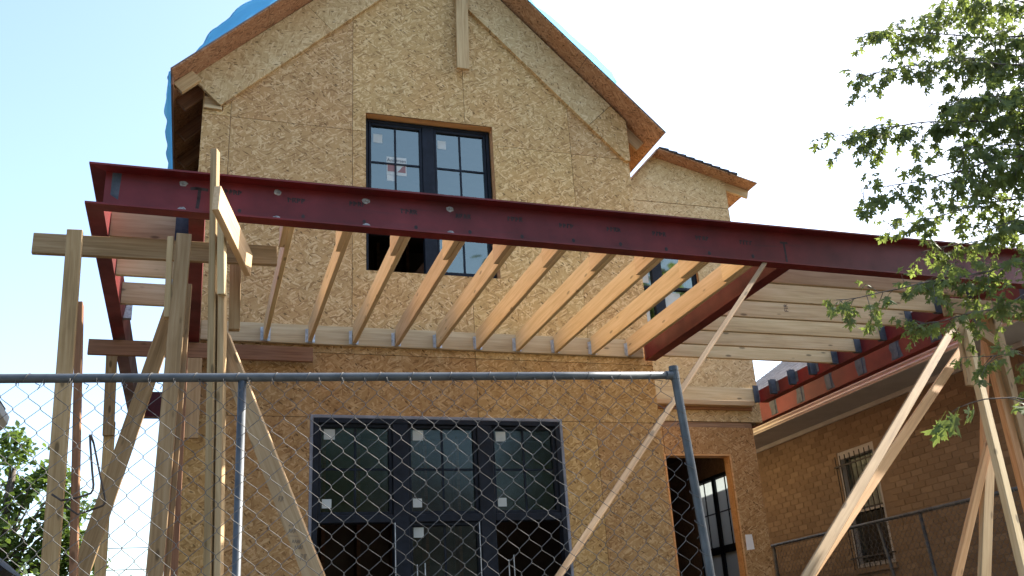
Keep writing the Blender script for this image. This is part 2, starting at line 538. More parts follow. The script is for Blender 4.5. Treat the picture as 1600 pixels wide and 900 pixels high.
def wall_sheet(polys, y, mat='osb', parent=house, th=.012):
    x0 = min(p[0] for q in polys for p in q); z0 = min(p[1] for q in polys for p in q)
    loc = [[(p[0] - x0, p[1] - z0) for p in q] for q in polys]
    return sheet('osb_panel', loc, (x0, y, z0), (1, 0, 0), (0, -1, 0), th, mat, parent)

GAP = .0025
def grown(q, e=.035): return (q[0] - e, q[1] + e, q[2] - e, q[3] + e)
def rect(x0, x1, z0, z1): return [(x0, z0), (x1, z0), (x1, z1), (x0, z1)]
xs = [HL, .108, 1.326, 2.542, 3.760, HR]
zs = [.72, 1.35, 3.79, 4.405, 6.845, 9.30]
for i in range(5):
    for j in range(5):
        x0, x1, z0, z1 = xs[i], xs[i + 1], zs[j], zs[j + 1]
        if j == 2 and i in (1, 3): continue          # the rim band uses long sheets
        if j == 2 and i in (2, 4): x0 = xs[i - 1]
        g0 = GAP
        poly = rect(x0 + (0 if i == 0 else g0), x1 - (0 if i == 4 else g0), z0 + g0, z1 - g0)
        if j >= 3:
            poly = clip(poly, -1, 1, 7.46); poly = clip(poly, 1, 1, 11.80)
        if len(poly) < 3: continue
        ps = minus_rect(minus_rect([poly], UW), LW)
        if i == 0 and j == 4:
            ps = minus_rect(ps, (HL - .1, .03, 6.90, 7.4))
        if ps: wall_sheet(ps, F + random.uniform(0, .0015), 'osb' if j > 2 else 'osb_warm_shaded')
# studs and dark core behind the sheathing
core = MB()
for p in minus_rect(minus_rect([clip(clip(rect(HL + .02, HR - .02, .72, 9.4), -1, 1, 7.40), 1, 1, 11.74)], grown(UW)), grown(LW)):
    core.prism(p, F + .016, F + .14, 1)
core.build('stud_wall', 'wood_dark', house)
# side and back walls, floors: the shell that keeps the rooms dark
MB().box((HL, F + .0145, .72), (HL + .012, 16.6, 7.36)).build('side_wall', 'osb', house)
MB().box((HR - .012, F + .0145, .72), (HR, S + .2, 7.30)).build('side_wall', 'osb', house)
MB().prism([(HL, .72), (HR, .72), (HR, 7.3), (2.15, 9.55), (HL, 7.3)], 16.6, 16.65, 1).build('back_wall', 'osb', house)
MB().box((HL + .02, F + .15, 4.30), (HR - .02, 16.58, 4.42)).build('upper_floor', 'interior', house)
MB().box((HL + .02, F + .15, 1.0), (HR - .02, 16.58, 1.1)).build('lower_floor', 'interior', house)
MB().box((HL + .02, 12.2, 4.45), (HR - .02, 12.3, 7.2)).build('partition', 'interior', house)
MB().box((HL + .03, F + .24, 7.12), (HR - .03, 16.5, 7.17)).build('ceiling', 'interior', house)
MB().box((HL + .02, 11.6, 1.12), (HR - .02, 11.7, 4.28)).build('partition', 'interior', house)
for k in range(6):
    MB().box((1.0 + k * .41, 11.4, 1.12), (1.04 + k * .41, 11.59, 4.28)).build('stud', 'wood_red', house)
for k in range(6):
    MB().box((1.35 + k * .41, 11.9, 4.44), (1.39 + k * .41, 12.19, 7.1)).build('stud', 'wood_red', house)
lumber('stud', (1.4, 9.3, 4.6), (2.4, 9.5, 5.9), .04, .09, 'wood_red', house)

# rake boards, proud of the gable
s2 = math.sqrt(.5)
def slope_sheet(name, pts, y, mat, th):
    """sheet standing in the gable plane whose strands run along its own slope"""
    a = Vector((pts[0][0], 0, pts[0][1])); b = Vector((pts[1][0], 0, pts[1][1]))
    x = (b - a).normalized(); zl = Vector((0, -1, 0)); yl = zl.cross(x)
    loc = [((Vector((p[0], 0, p[1])) - a).dot(x), (Vector((p[0], 0, p[1])) - a).dot(yl)) for p in pts]
    return sheet(name, [loc], (a.x, y, a.z), x, zl, th, mat, house)
YR = F - .045
slope_sheet('rake_board', [(.005, 6.938), (1.10, 8.015), (.82, 8.305), (-.285, 7.222)], YR, 'osb_pale', .043)
slope_sheet('rake_board', [(1.104, 8.019), (2.15, 9.05), (2.15, 9.64), (.824, 8.309)], YR + .002, 'osb_pale', .041)
slope_sheet('rake_board', [(2.154, 9.05), (3.99, 7.220), (4.285, 7.515), (2.154, 9.64)], YR, 'osb_pale', .043)
slope_sheet('rake_board', [(3.994, 7.216), (4.40, 6.815), (4.463, 6.815), (4.463, 7.33), (4.288, 7.511)], YR + .003, 'osb', .041)
lumber('rake_post', (2.530, 8.535, 7.725), (2.560, 8.535, 9.2), .038, .14, 'wood', house)

# roof: deck sheets, rafters and lookouts
def deck_sheet(x0, x1, y0, y1, side):
    # side -1: left slope z = x + 7.5; +1: right slope z = 11.85 - x; sheet lies above that plane
    if side < 0:
        o = Vector((x0, y0, x0 + 7.5)); u = Vector((1, 0, 1)).normalized(); n = Vector((-1, 0, 1)).normalized()
    else:
        o = Vector((x0, y0, 11.85 - x0)); u = Vector((1, 0, -1)).normalized(); n = Vector((1, 0, 1)).normalized()
    L = (x1 - x0) / s2
    # local X along the roof length (Y), local Y up the slope
    mb = MB(); th = .015
    pts = []
    for h in (0, th):
        for a, b in ((0, y0), (L, y0), (L, y1), (0, y1)):
            q = o + u * a + n * h; pts.append((q.x, b, q.z))
    w = [Vector(p) for p in pts]
    mw = frame_mw(w[0], u, n)
    inv = mw.inverted()
    return MB().hexa([inv @ p for p in w]).build('roof_deck_panel', 'osb_deck_shaded', house, mw)
for side, segs in ((-1, [(-.452, .42), (.424, 1.28), (1.284, 2.172)]), (1, [(2.178, 3.05), (3.054, 3.92), (3.924, 4.793)])):
    yy = [8.21 if side < 0 else 8.30, 10.65, 13.1, 16.9]
    for a, b in segs:
        for c, d in zip(yy, yy[1:]): deck_sheet(a, b, c + .002, d - .002, side)
# thin grey underlayment edge on top of the deck
for side in (-1, 1):
    n = Vector((side, 0, 1)).normalized() * .0175
    y0 = 8.205 if side < 0 else 8.295
    xa, za, xb, zb = (-.455, 7.045, 2.175, 9.675) if side < 0 else (4.796, 7.054, 2.175, 9.675)
    n2 = n.normalized() * .023
    MB().hexa([(xa + n.x, y0, za + n.z), (xb + n.x, y0, zb + n.z), (xb + n.x, 16.9, zb + n.z), (xa + n.x, 16.9, za + n.z),
               (xa + n2.x, y0, za + n2.z), (xb + n2.x, y0, zb + n2.z), (xb + n2.x, 16.9, zb + n2.z), (xa + n2.x, 16.9, za + n2.z)]).build('underlayment', 'tape', house)
hh = .14
for k in range(9):
    y = 8.80 + .61 * k
    o = Vector((-.43, y, 7.07)); u = Vector((1, 0, 1)).normalized(); nn = Vector((1, 0, -1)).normalized()
    q = o + nn * (hh / 2 + .003)
    lumber('rafter', q, q + u * 3.2, .038, hh, 'wood_red', house, face=(0, -1, 0))
for k in range(9):
    y = 8.69 + .61 * k
    u = Vector((1, 0, -1)).normalized(); nn = Vector((-1, 0, -1)).normalized()
    q = Vector((2.3, y, 9.55)) + nn * (hh / 2 + .003)
    lumber('rafter', q, q + u * (3.42 if k == 0 else 3.36), .038, hh, 'wood', house, face=(0, -1, 0))
# blocking and lookouts at the open left eave corner
lumber('lookout', (-.405, 8.46, 7.00), (-.235, 8.46, 7.17), .05, .13, 'wood', house)
lumber('blocking', (-.15, 8.63, 7.00), (.02, 8.63, 7.0), .03, .10, 'wood', house)
lumber('blocking', (-.15, 8.60, 6.925), (.02, 8.60, 6.915), .03, .035, 'wood_pale', house)
lumber('blocking', (.04, 8.60, 6.99), (.13, 8.60, 7.07), .03, .045, 'wood', house)
lumber('fascia', (-.448, 8.30, 6.99), (-.448, 16.8, 6.99), .02, .10, 'wood_red', house, face=(1, 0, 0))

# ---- windows
def mframe(mb, x0, x1, z0, z1, y0, y1, w, wt=None, wb=None):
    wt = w if wt is None else wt; wb = w if wb is None else wb
    mb.cbox((x0, y0, z0), (x0 + w, y1, z1), .004); mb.cbox((x1 - w, y0, z0), (x1, y1, z1), .004)
    mb.cbox((x0 + w, y0 + .001, z1 - wt), (x1 - w, y1 - .001, z1), .004); mb.cbox((x0 + w, y0 + .001, z0), (x1 - w, y1 - .001, z0 + wb), .004)
def pane(parent, x0, x1, z0, z1, y, mat='glass', rows=2, cols=2, split=None, mw_=.020):
    mk('glass_pane', [(x0, y, z0), (x1, y, z0), (x1, y, z1), (x0, y, z1)], [(0, 1, 2, 3)], mat, parent)
    for c in range(1, cols):
        x = x0 + (x1 - x0) * c / cols
        MB().box((x - mw_ / 2, y - .009, z0), (x + mw_ / 2, y - .002, z1)).build('muntin', 'frame', parent)
    for r in range(1, rows):
        z = z0 + (z1 - z0) * r / rows
        MB().box((x0, y - .0095, z - mw_ / 2), (x1, y - .0015, z + mw_ / 2)).build('muntin', 'frame', parent)
def sticker(parent, x0, x1, z0, z1, y, mat='sticker', name='sticker'):
    return MB().box((x0, y - .0015, z0), (x1, y - .0005, z1)).build(name, mat, parent)
# upper window
x0, x1, z0, z1 = UW
for a, b in (((x0 - .001, F + .002, z1), (x1 + .001, F + .21, z1 + .018)), ((x1, F + .002, z0), (x1 + .018, F + .21, z1)), ((x0 - .018, F + .002, z0), (x0, F + .21, z1)), ((x0, F + .002, z0 - .018), (x1, F + .21, z0))):
    MB().box(a, b).build('window_jamb', 'wood_orange', house)
mb = MB(); mframe(mb, x0 + .006, x1 - .012, z0 + .006, z1 - .012, F + .10, F + .18, .035)
mb.cbox((2.085, F + .095, z0 + .041), (2.215, F + .178, z1 - .047), .004)
win = mb.build('window', 'frame', house)
YG = F + .13
for a, b in ((1.510, 2.084), (2.216, 2.797)):
    mb = MB(); mframe(mb, a, b, z0 + .042 if a > 2 else 5.72, z1 - .048, F + .105, F + .16, .028, .035, .04); mb.build('sash', 'frame', win)
pane(win, 1.538, 2.056, 5.76, 6.992, YG, rows=1, cols=2)
for zz in (6.16, 6.56): MB().box((1.538, YG - .0095, zz - .01), (2.056, YG - .0015, zz + .01)).build('muntin', 'frame', win)
pane(win, 2.244, 2.769, 5.357, 6.992, YG, rows=1, cols=2)
for zz in (5.77, 6.16, 6.56): MB().box((2.244, YG - .0095, zz - .01), (2.769, YG - .0015, zz + .01)).build('muntin', 'frame', win)
for q in ((1.563, 1.660, 6.800, 6.904), (1.575, 1.655, 6.055, 6.15), (2.262, 2.355, 6.805, 6.905), (2.265, 2.350, 6.06, 6.15)): sticker(win, *q, YG)
lb = sticker(win, 1.704, 1.915, 6.43, 6.645, YG, name='brand_label')
sticker(win, 1.706, 1.790, 6.36, 6.428, YG, name='brand_label')
MB().box((1.714, YG - .0032, 6.472), (1.790, YG - .0022, 6.565)).build('label_print', 'sticker_red', win)
MB().prism([(1.815, 6.468), (1.905, 6.468), (1.905, 6.555), (1.868, 6.535), (1.845, 6.50)], YG - .0032, YG - .0022, 1).build('label_print', 'sticker_red', win)
mwt = frame_mw((1.810, YG - .0030, 6.605), (1, 0, 0), (0, -1, 0))
text_mesh('label_lettering', 'Andersen', .052, 'sticker_ink', win, mwt, .0008)
# lower window group
x0, x1, z0, z1 = LW
mb = MB(); mframe(mb, x0 - .004, x1 + .004, z0, z1 + .004, F - .006, F + .03, .030); mb.build('flashing_tape', 'tape', house)
mb = MB(); mframe(mb, x0 + .028, x1 - .028, z0 + .03, z1 - .028, F - .012, F + .10, .045)
for a, b in ((1.705, 1.850), (2.520, 2.665)): mb.cbox((a, F - .010, z0 + .075), (b, F + .098, z1 - .073), .005)
for a, b in ((1.026, 1.705), (1.850, 2.520), (2.665, 3.320)): mb.cbox((a, F - .008, 2.835), (b, F + .096, 2.905), .005)
win = mb.build('window', 'frame', house)
YG = F + .055
for a, b in ((1.026, 1.704), (1.851, 2.519), (2.666, 3.319)):
    mb = MB(); mframe(mb, a + .001, b - .001, 2.906, z1 - .074, F + .02, F + .085, .030); mb.build('sash', 'frame', win)
    pane(win, a + .03, b - .03, 2.936, z1 - .104, YG, 'glass_low')
    w = .1
    sticker(win, a + .055, a + .055 + w, 3.595, 3.690, YG); sticker(win, a + .045, a + .045 + w * .85, 2.975, 3.055, YG)
mb = MB(); mframe(mb, 1.852, 2.518, z0 + .077, 2.834, F + .02, F + .085, .030); mb.build('sash', 'frame', win)
pane(win, 1.88, 2.49, z0 + .11, 2.80, YG, 'glass_low', rows=1)
sticker(win, 1.897, 1.99, 2.705, 2.795, YG)
for x in (1.715, 2.50):
    MB().box((x - .004, F - .016, 1.2), (x + .004, F - .011, 2.83)).build('track', 'galv', win)
for x, h in ((1.90, 2.46), (1.97, 2.47), (2.75, 2.48), (2.80, 2.52)):
    MB().box((x - .004, F - .06, 1.1), (x + .004, F - .052, h)).build('latch_rod', 'galv', win)

# ---- set-back wing on the right
WL, WR, WR2 = HR + .012, 6.660, 6.508
diag = [(WL, 7.3), (5.245, 7.461), (5.595, 7.849), (6.660, 7.590)]
DO = (5.266, 6.122, 1.05, 3.779)            # door opening
SW = (5.16, 6.045, 5.10, 6.50)              # small window behind the joists
def wing_clip(poly):
    poly = clip(poly, -1.11, 1, 7.461 - 1.11 * 5.245)
    return clip(poly, .2564, 1, 7.849 + .2564 * 5.595)
for x0, x1, z0, z1 in ((WL, WR, 4.20, 7.16), (WL, WR, 7.164, 8.2)):
    p = wing_clip(rect(x0 + GAP, x1 - GAP, z0 + GAP, z1 - GAP))
    if len(p) >= 3:
        ps = minus_rect([p], SW)
        if ps: wall_sheet(ps, S, 'osb_pale')
for x0, x1, z0, z1 in ((WL, 5.262, .72, 4.13), (5.266, WR2, .72, 4.13)):
    wall_sheet(minus_rect([rect(x0 + GAP, x1 - GAP, z0, z1)], DO), S + .001, 'osb_warm_shaded')
core = MB()
for p in minus_rect(minus_rect([wing_clip(rect(WL + .02, WR - .03, 4.22, 8.2))], grown(SW)), grown(DO)): core.prism(p, S + .016, S + .13, 1)
for p in minus_rect([rect(WL + .02, WR2 - .03, .72, 4.20)], grown(DO)): core.prism(p, S + .016, S + .13, 1)
core.build('stud_wall', 'wood_dark', house)
MB().box((WR - .014, S + .0145, 4.20), (WR - .002, 16.6, 7.55)).build('side_wall', 'osb_pale', house)
# right wall with its window, seen through the doorway
mb = MB()
for p in minus_rect([rect(S + .0145, 16.6, .72, 4.19)], (10.52, 11.62, 1.9, 3.72)): mb.prism(p, WR2 - .10, WR2 - .002, 0)
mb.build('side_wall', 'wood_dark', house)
mb = MB()
for a, b in ((10.52, 10.56), (11.045, 11.115), (11.58, 11.62)): mb.box((6.41, a, 1.9), (6.46, b, 3.72))
for a, b in ((1.9, 1.94), (2.74, 2.83), (3.68, 3.72)): mb.box((6.412, 10.561, a), (6.458, 11.579, b))
win = mb.build('window', 'frame', house)
for a, b in ((10.56, 11.045), (11.115, 11.58)):
    for c, d in ((1.94, 2.74), (2.83, 3.68)):
        mk('glass_pane', [(6.44, a, c), (6.44, b, c), (6.44, b, d), (6.44, a, d)], [(0, 1, 2, 3)], 'film', win)
    mid = (a + b) / 2
    MB().box((6.425, mid - .008, 2.83), (6.435, mid + .008, 3.68)).build('muntin', 'frame', win)
    MB().box((6.4245, a, 3.24), (6.4355, b, 3.256)).build('muntin', 'frame', win)
MB().box((WL + .02, 13.0, 1.12), (WR2 - .12, 13.1, 4.2)).build('partition', 'interior', house)
MB().box((HR + .0135, S + .2, 1.12), (HR + .03, 13.0, 4.2)).build('partition', 'interior', house)
MB().box((WL + .03, S + .14, 4.10), (WR2 - .11, 16.58, 4.19)).build('upper_floor', 'interior', house)
MB().box((WL + .03, S + .14, 1.0), (WR2 - .11, 16.58, 1.1)).build('lower_floor', 'interior', house)
MB().prism([(WL, .72), (WR2, .72), (WR2, 4.2), (WR, 4.2), (WR, 7.5), (5.6, 7.8), (WL, 7.2)], 16.6, 16.65, 1).build('back_wall', 'osb', house)
MB().box((WL + .02, 12.4, 4.3), (WR - .05, 12.5, 7.1)).build('partition', 'interior', house)
# door lining
for a, b in (((6.123, S - .004, 1.05), (6.145, S + .14, 3.80)), ((5.244, S - .004, 1.05), (5.265, S + .14, 3.80)), ((5.266, S - .003, 3.780), (6.122, S + .138, 3.80))):
    MB().box(a, b).build('door_lining', 'wood_orange', house)
# small window of the wing
for a, b in (((SW[1], S + .002, SW[2]), (SW[1] + .02, S + .12, SW[3])), ((SW[0], S + .002, SW[3]), (SW[1], S + .12, SW[3] + .02)), ((SW[0], S + .002, SW[2] - .02), (SW[1], S + .12, SW[2]))):
    MB().box(a, b).build('window_jamb', 'wood_orange', house)
mb = MB(); mframe(mb, SW[0], SW[1], SW[2], SW[3], S + .045, S + .11, .05)
mb.cbox((5.40, S + .040, SW[2] + .055), (5.545, S + .108, SW[3] - .055), .004)
for a, b in ((5.215, 5.395), (5.55, 5.99)): mb.cbox((a, S + .042, 5.93), (b, S + .107, 5.97), .004)
win = mb.build('window', 'frame', house)
pane(win, 5.21, 5.40, 5.15, 6.45, S + .075, rows=1, cols=1)
pane(win, 5.545, 5.995, 5.15, 6.45, S + .075, rows=1, cols=1)
sticker(win, 5.555, 5.78, 5.70, 5.90, S + .075); sticker(win, 5.22, 5.32, 5.45, 5.66, S + .075); sticker(win, 5.26, 5.36, 6.02, 6.15, S + .075)
# wing roof
def wing_deck(x0, x1, y0, y1):
    z = lambda x: 7.849 - .2564 * (x - 5.595) + .003
    u = Vector((1, 0, -.2564)).normalized(); n = Vector((.2564, 0, 1)).normalized()
    w = []
    for h in (0, .016):
        for a, b in ((x0, y0), (x1, y0), (x1, y1), (x0, y1)):
            w.append(Vector((a, b, z(a))) + n * h)
    mw = frame_mw(w[0], u, n); inv = mw.inverted()
    return MB().hexa([inv @ p for p in w]).build('roof_deck_panel', 'osb_deck_shaded', house, mw)
wing_deck(5.600, 6.30, 9.90, 13.2); wing_deck(6.304, 7.035, 9.90, 13.2); wing_deck(5.600, 7.035, 13.204, 16.8)
z = lambda x: 7.849 - .2564 * (x - 5.595) + .003
mb = MB()
for k in range(9):
    a = 5.60 + k * .125
    mb.hexa([(a, 9.885, z(a) + .019), (a + .14, 9.885, z(a + .14) + .019), (a + .14, 16.8, z(a + .14) + .019), (a, 16.8, z(a) + .019),
             (a, 9.885, z(a) + .030), (a + .14, 9.885, z(a + .14) + .052), (a + .14, 16.8, z(a + .14) + .052), (a, 16.8, z(a) + .030)])
mb.build('shingle_course', 'shingle_dark', house)
MB().hexa([(5.10, 9.93, 7.31), (5.6, 9.93, 7.86), (5.6, 16.8, 7.86), (5.10, 16.8, 7.31), (5.085, 9.93, 7.325), (5.588, 9.93, 7.878), (5.588, 16.8, 7.878), (5.085, 16.8, 7.325)]).build('roof_deck_panel', 'osb_deck_shaded', house)
for k in range(8):
    y = 10.13 + .61 * k
    u = Vector((1, 0, -.2564)).normalized(); nn = Vector((-.2564, 0, -1)).normalized()
    q = Vector((5.65, y, z(5.65))) + nn * .065
    lumber('rafter', q, q + u * 1.42, .038, .12, 'wood', house, face=(0, -1, 0))
# paper notice by the door
o = MB().hexa([(6.176, S - .004, 2.668), (6.280, S - .004, 2.678), (6.280, S - .002, 2.678), (6.176, S - .002, 2.668), (6.178, S - .010, 2.845), (6.272, S - .004, 2.848), (6.272, S - .002, 2.848), (6.178, S - .006, 2.845)]).build('paper_notice', 'paper')
tag(o, 'white paper notice stapled to the sheathing beside the doorway', 'notice')

# ---------------------------------------------------------------- steel and timber porch roof frame
porch = empty('porch_roof_frame', 'red primed steel channels with wooden joists framing a porch roof', 'porch frame')
ZB = 4.44
def beam_y(x): return 5.87 + .018 * (x + .77)        # front edge of the front channel
def beam_top(x): return 4.732 + .0079 * (x + .77)
XA, XB = -.772, 7.36
def steel(name_pts): pass
# front channel: web at the back, flanges to the front, mitred at the left
fw, tw, tf = .105, .010, .013
mb = MB()
ya, yb, za, zb = beam_y(XA), beam_y(XB), beam_top(XA), beam_top(XB)
mb.hexa([(XA, ya, ZB), (XB, yb, ZB), (XB, yb + fw, ZB), (XA + fw, ya + fw, ZB), (XA, ya, ZB + tf), (XB, yb, ZB + tf), (XB, yb + fw, ZB + tf), (XA + fw, ya + fw, ZB + tf)])
mb.hexa([(XA, ya, za - tf), (XB, yb, zb - tf), (XB, yb + fw, zb - tf), (XA + fw, ya + fw, za - tf), (XA, ya, za), (XB, yb, zb), (XB, yb + fw, zb), (XA + fw, ya + fw, za)])
mb.hexa([(XA + fw - tw, ya + fw - tw, ZB + tf), (XB, yb + fw - tw, ZB + tf), (XB, yb + fw, ZB + tf), (XA + fw, ya + fw, ZB + tf),
         (XA + fw - tw, ya + fw - tw, za - tf), (XB, yb + fw - tw, zb - tf), (XB, yb + fw, zb - tf), (XA + fw, ya + fw, za - tf)])
front = mb.build('steel_beam', 'steel', porch)
def web_y(x): return beam_y(x) + fw - tw
def channel(x_web, x_out, y0, y1, zt, name='steel_beam', mitre0=0.0):
    """channel running in depth: web at x_web, flanges reaching to x_out"""
    sgn = 1 if x_out > x_web else -1
    mb = MB()
    for z0, z1 in ((ZB, ZB + tf), (zt - tf, zt)):
        pts = [(x_web, y0, z0), (x_out, y0 - mitre0, z0), (x_out, y1, z0), (x_web, y1, z0), (x_web, y0, z1), (x_out, y0 - mitre0, z1), (x_out, y1, z1), (x_web, y1, z1)]
        mb.hexa(pts)
    xa, xb = sorted((x_web, x_web + sgn * tw))
    mb.box((xa, y0, ZB + tf), (xb, y1, zt - tf))
    return mb.build(name, 'steel', porch)
ZT = 4.735
left_b = channel(XA + fw, XA, ya + fw + .001, 11.40, ZT - .002, mitre0=fw)
inner_l = channel(-.052, -.152, web_y(-.1) + tw + .003, 8.565, ZT - .006)
mid_b = channel(4.362, 4.480, web_y(4.4) + tw + .003, 8.565, ZT - .004)
right_in = channel(6.635, 6.740, web_y(6.7) + tw + .003, 10.04, 4.595)
right_out = channel(7.230, 7.335, web_y(7.3) + tw + .003, 11.40, ZT + .012)
mb = MB()
for z0, z1 in ((ZB + .001, ZB + tf + .001), (ZT - tf - .003, ZT - .003)): mb.box((XA + fw + .002, 11.29, z0), (HL - .004, 11.398, z1))
mb.box((XA + fw + .002, 11.29, ZB + tf + .001), (HL - .004, 11.30, ZT - tf - .003)); mb.build('steel_beam', 'steel', porch)
# grey primer patch at the welded front corner
MB().hexa([(XA + fw - .006, web_y(-.68) - .0015, ZB + tf + .002), (XA + fw + .075, web_y(-.6) - .0015, ZB + tf + .002), (XA + fw + .075, web_y(-.6) - .0005, ZB + tf + .002), (XA + fw - .006, web_y(-.68) - .0005, ZB + tf + .002),
           (XA + fw - .006, web_y(-.68) - .0015, za - tf - .002), (XA + fw + .085, web_y(-.6) - .0015, za - tf - .002), (XA + fw + .085, web_y(-.6) - .0005, za - tf - .002), (XA + fw - .006, web_y(-.68) - .0005, za - tf - .002)]).build('primer_patch', 'grey_primer', front)
def disc(mb, x, y, z, r, th=.004, n=12, sq=1.0, wob=.0):
    c = len(mb.v)
    ring = []
    for yy, rr in ((y, r), (y - th, r * .7)):
        for k in range(n):
            a = 2 * math.pi * k / n; q = rr * (1 + random.uniform(-wob, wob))
            mb.v.append((x + math.cos(a) * q, yy, z + math.sin(a) * q * sq))
    for k in range(n):
        j = (k + 1) % n
        mb.f.append((c + k, c + j, c + n + j, c + n + k))
    mb.f.append(tuple(c + n + k for k in range(n)))
for x in (-.20, .41, 1.02, 1.63):
    for z_ in (4.687, 4.492):
        mb = MB(); disc(mb, x, web_y(x), z_, .030, .005, 12, .8, .18); disc(mb, x + .003, web_y(x) - .005, z_, .013, .009, 6)
        mb.build('bolt', 'weld', front)
def scribble(pts, w, mat, parent, mw, name='marking'):
    """thin flat pen stroke in the local XY plane"""
    mb = MB()
    for st in pts:
        P = [Vector((a, b, 0)) for a, b in st]
        for a, b in zip(P, P[1:]):
            d = (b - a)
            if d.length < 1e-6: continue
            d.normalize(); nn = Vector((-d.y, d.x, 0)) * w / 2; e = d * w * .4
            c = len(mb.v); mb.v += [tuple(a - nn - e), tuple(b - nn + e), tuple(b + nn + e), tuple(a + nn - e)]; mb.f.append((c, c + 1, c + 2, c + 3))
    o = mk(name, mb.v, mb.f, mat, parent, mw)
    return o
for x in (.12, .54, .96, 1.33, 1.73, 2.13, 2.54, 2.93, 3.32, 3.70, 4.10):
    # grease-pencil joist marks and drilled holes
    mw = frame_mw((x, web_y(x) - .0016, 4.645 + random.uniform(-.012, .012)), (1, .018, 0), (0, -1, 0))
    st = []
    for k in range(4):
        a = -.055 + k * .03
        st.append([(a, -.014), (a + random.uniform(-.004, .006), .015), (a + .016, .012 + random.uniform(-.01, .004)), (a + .010, -.002), (a + .018, -.014)][:random.randint(3, 5)])
    scribble(st, .010, 'dark_mark', front, mw)
    mb = MB()
    for dx in (-.045, .045): disc(mb, x + dx, web_y(x), 4.522 + random.uniform(-.006, .006), .015, .0012, 10, 1.2)
    mb.build('bolt_hole', 'dark_mark', front)
mw = frame_mw((-.095, web_y(-.1) - .0016, 4.61), (1, .018, 0), (0, -1, 0))
scribble([[(-.05, .045), (-.02, .05), (.045, .045)], [(0, .045), (-.002, -.02), (-.008, -.09)]], .022, 'dark_mark', front, mw)
mw = frame_mw((4.46, web_y(4.46) - .0016, 4.60), (1, .018, 0), (0, -1, 0))
scribble([[(-.03, .07), (.03, .07)], [(.0, .07), (.0, -.10)]], .018, 'dark_mark', front, mw)

# ledger on the gable front and the ten joists that hang from it
def jx(k): return .561 + .4064 * k
led = MB().cbox((0, -.0925, -.019), (4.355 - (-.045), .0925, .019)).build('ledger_board', 'wood_pale', porch, frame_mw((-.045, 8.59, 4.568), (1, 0, 0), (0, -1, 0)))
Lj = 8.567 - 6.07
jmesh = MB().cbox((0, -.0925, -.019), (Lj, .0925, .019)).build('joist', 'wood_joist', porch)
smesh = MB().prism([(0, -.094), (.415, -.094), (.44, -.05), (.44, .094), (0, .094)], -.019, .019, 2).build('splice_block', 'wood_joist', porch)
def hanger_mesh():
    mb = MB()
    mb.box((-.0215, -.03, -.094), (-.0195, 0, .05)); mb.box((.0195, -.03, -.094), (.0215, 0, .05)); mb.box((-.0215, -.03, -.096), (.0215, 0, -.0945))
    mb.box((-.045, -.0035, -.085), (-.0216, -.001, .045)); mb.box((.0216, -.0035, -.085), (.045, -.001, .045))
    for s_ in (-1, 1):
        for z_ in (-.05, -.01, .03): mb.box((s_ * .034 - .004, -.006, z_ - .004), (s_ * .034 + .004, -.0034, z_ + .004))
    return mb.build('joist_hanger', 'galv', porch)
hmesh = hanger_mesh()
def copy_of(o, parent, mw):
    c = o.copy(); COL.objects.link(c); c.parent = parent; c.matrix_world = mw
    return c
first = True
for k in range(10):
    x = jx(k) - .137 * 0 
    x = .5228 + .4064 * k - .0 + .0
    mw = frame_mw((x + random.uniform(-.006, .006), web_y(x) + tw + .004, 4.572), (0, 1, 0), (-1, 0, 0))
    if first: j = jmesh; j.matrix_world = mw
    else: j = copy_of(jmesh, porch, mw)
    ms = frame_mw((x - .0395, web_y(x) + tw + .004, 4.578), (0, 1, 0), (-1, 0, 0))
    mh = Matrix.Translation((x, 8.5675, 4.572))
    if first:
        smesh.parent = j; smesh.matrix_parent_inverse = Matrix(); hmesh.parent = j
        sc1, hc1 = smesh, hmesh
    else:
        sc1 = smesh.copy(); COL.objects.link(sc1); hc1 = hmesh.copy(); COL.objects.link(hc1); sc1.parent = j; hc1.parent = j
    inv = mw.inverted()
    sc1.matrix_parent_inverse = Matrix(); hc1.matrix_parent_inverse = Matrix()
    sc1.matrix_basis = inv @ ms; hc1.matrix_basis = inv @ mh
    first = False
# side bays: joists running across, with grey hangers
def side_joist(x0, x1, y, hang_x, zc=4.548, clips=((1,),)):
    o = MB().cbox((0, -.0925, -.019), (x1 - x0, .0925, .019)).build('joist', 'wood_pale', porch, frame_mw((x0, y + .019, zc), (1, 0, 0), (0, -1, 0)))
    return o
def grey_hanger(x0, x1, y, zc=4.548, parent=None, plate_to=0):
    mb = MB()
    mb.box((x0, y - .005, zc - .098), (x1, y - .0015, zc + .088)); mb.box((x0, y + .0395, zc - .098), (x1, y + .043, zc + .088)); mb.box((x0, y - .005, zc - .1015), (x1, y + .043, zc - .0985))
    o = mb.build('joist_hanger', 'grey_primer', parent)
    if parent is not None:
        o.matrix_parent_inverse = parent.matrix_world.inverted()
    return o
bpy.context.view_layer.update()
for k in range(0, 6):
    y = 6.385 + .4075 * k
    j = side_joist(4.380, 6.592, y, 6.56)
    bpy.context.view_layer.update()
    grey_hanger(6.555, 6.634, y, parent=j)
for k in (6, 7, 8):
    y = 6.385 + .4075 * k
    mb = MB(); mb.box((6.555, y - .005, 4.452), (6.634, y - .0015, 4.625)); mb.box((6.555, y + .0395, 4.452), (6.634, y + .043, 4.625)); mb.box((6.555, y - .005, 4.4485), (6.634, y + .043, 4.4515))
    mb.box((6.6305, y - .05, 4.47), (6.6345, y - .0055, 4.60)); mb.box((6.6305, y + .0435, 4.47), (6.6345, y + .085, 4.60))
    mb.build('joist_hanger', 'grey_primer', porch)
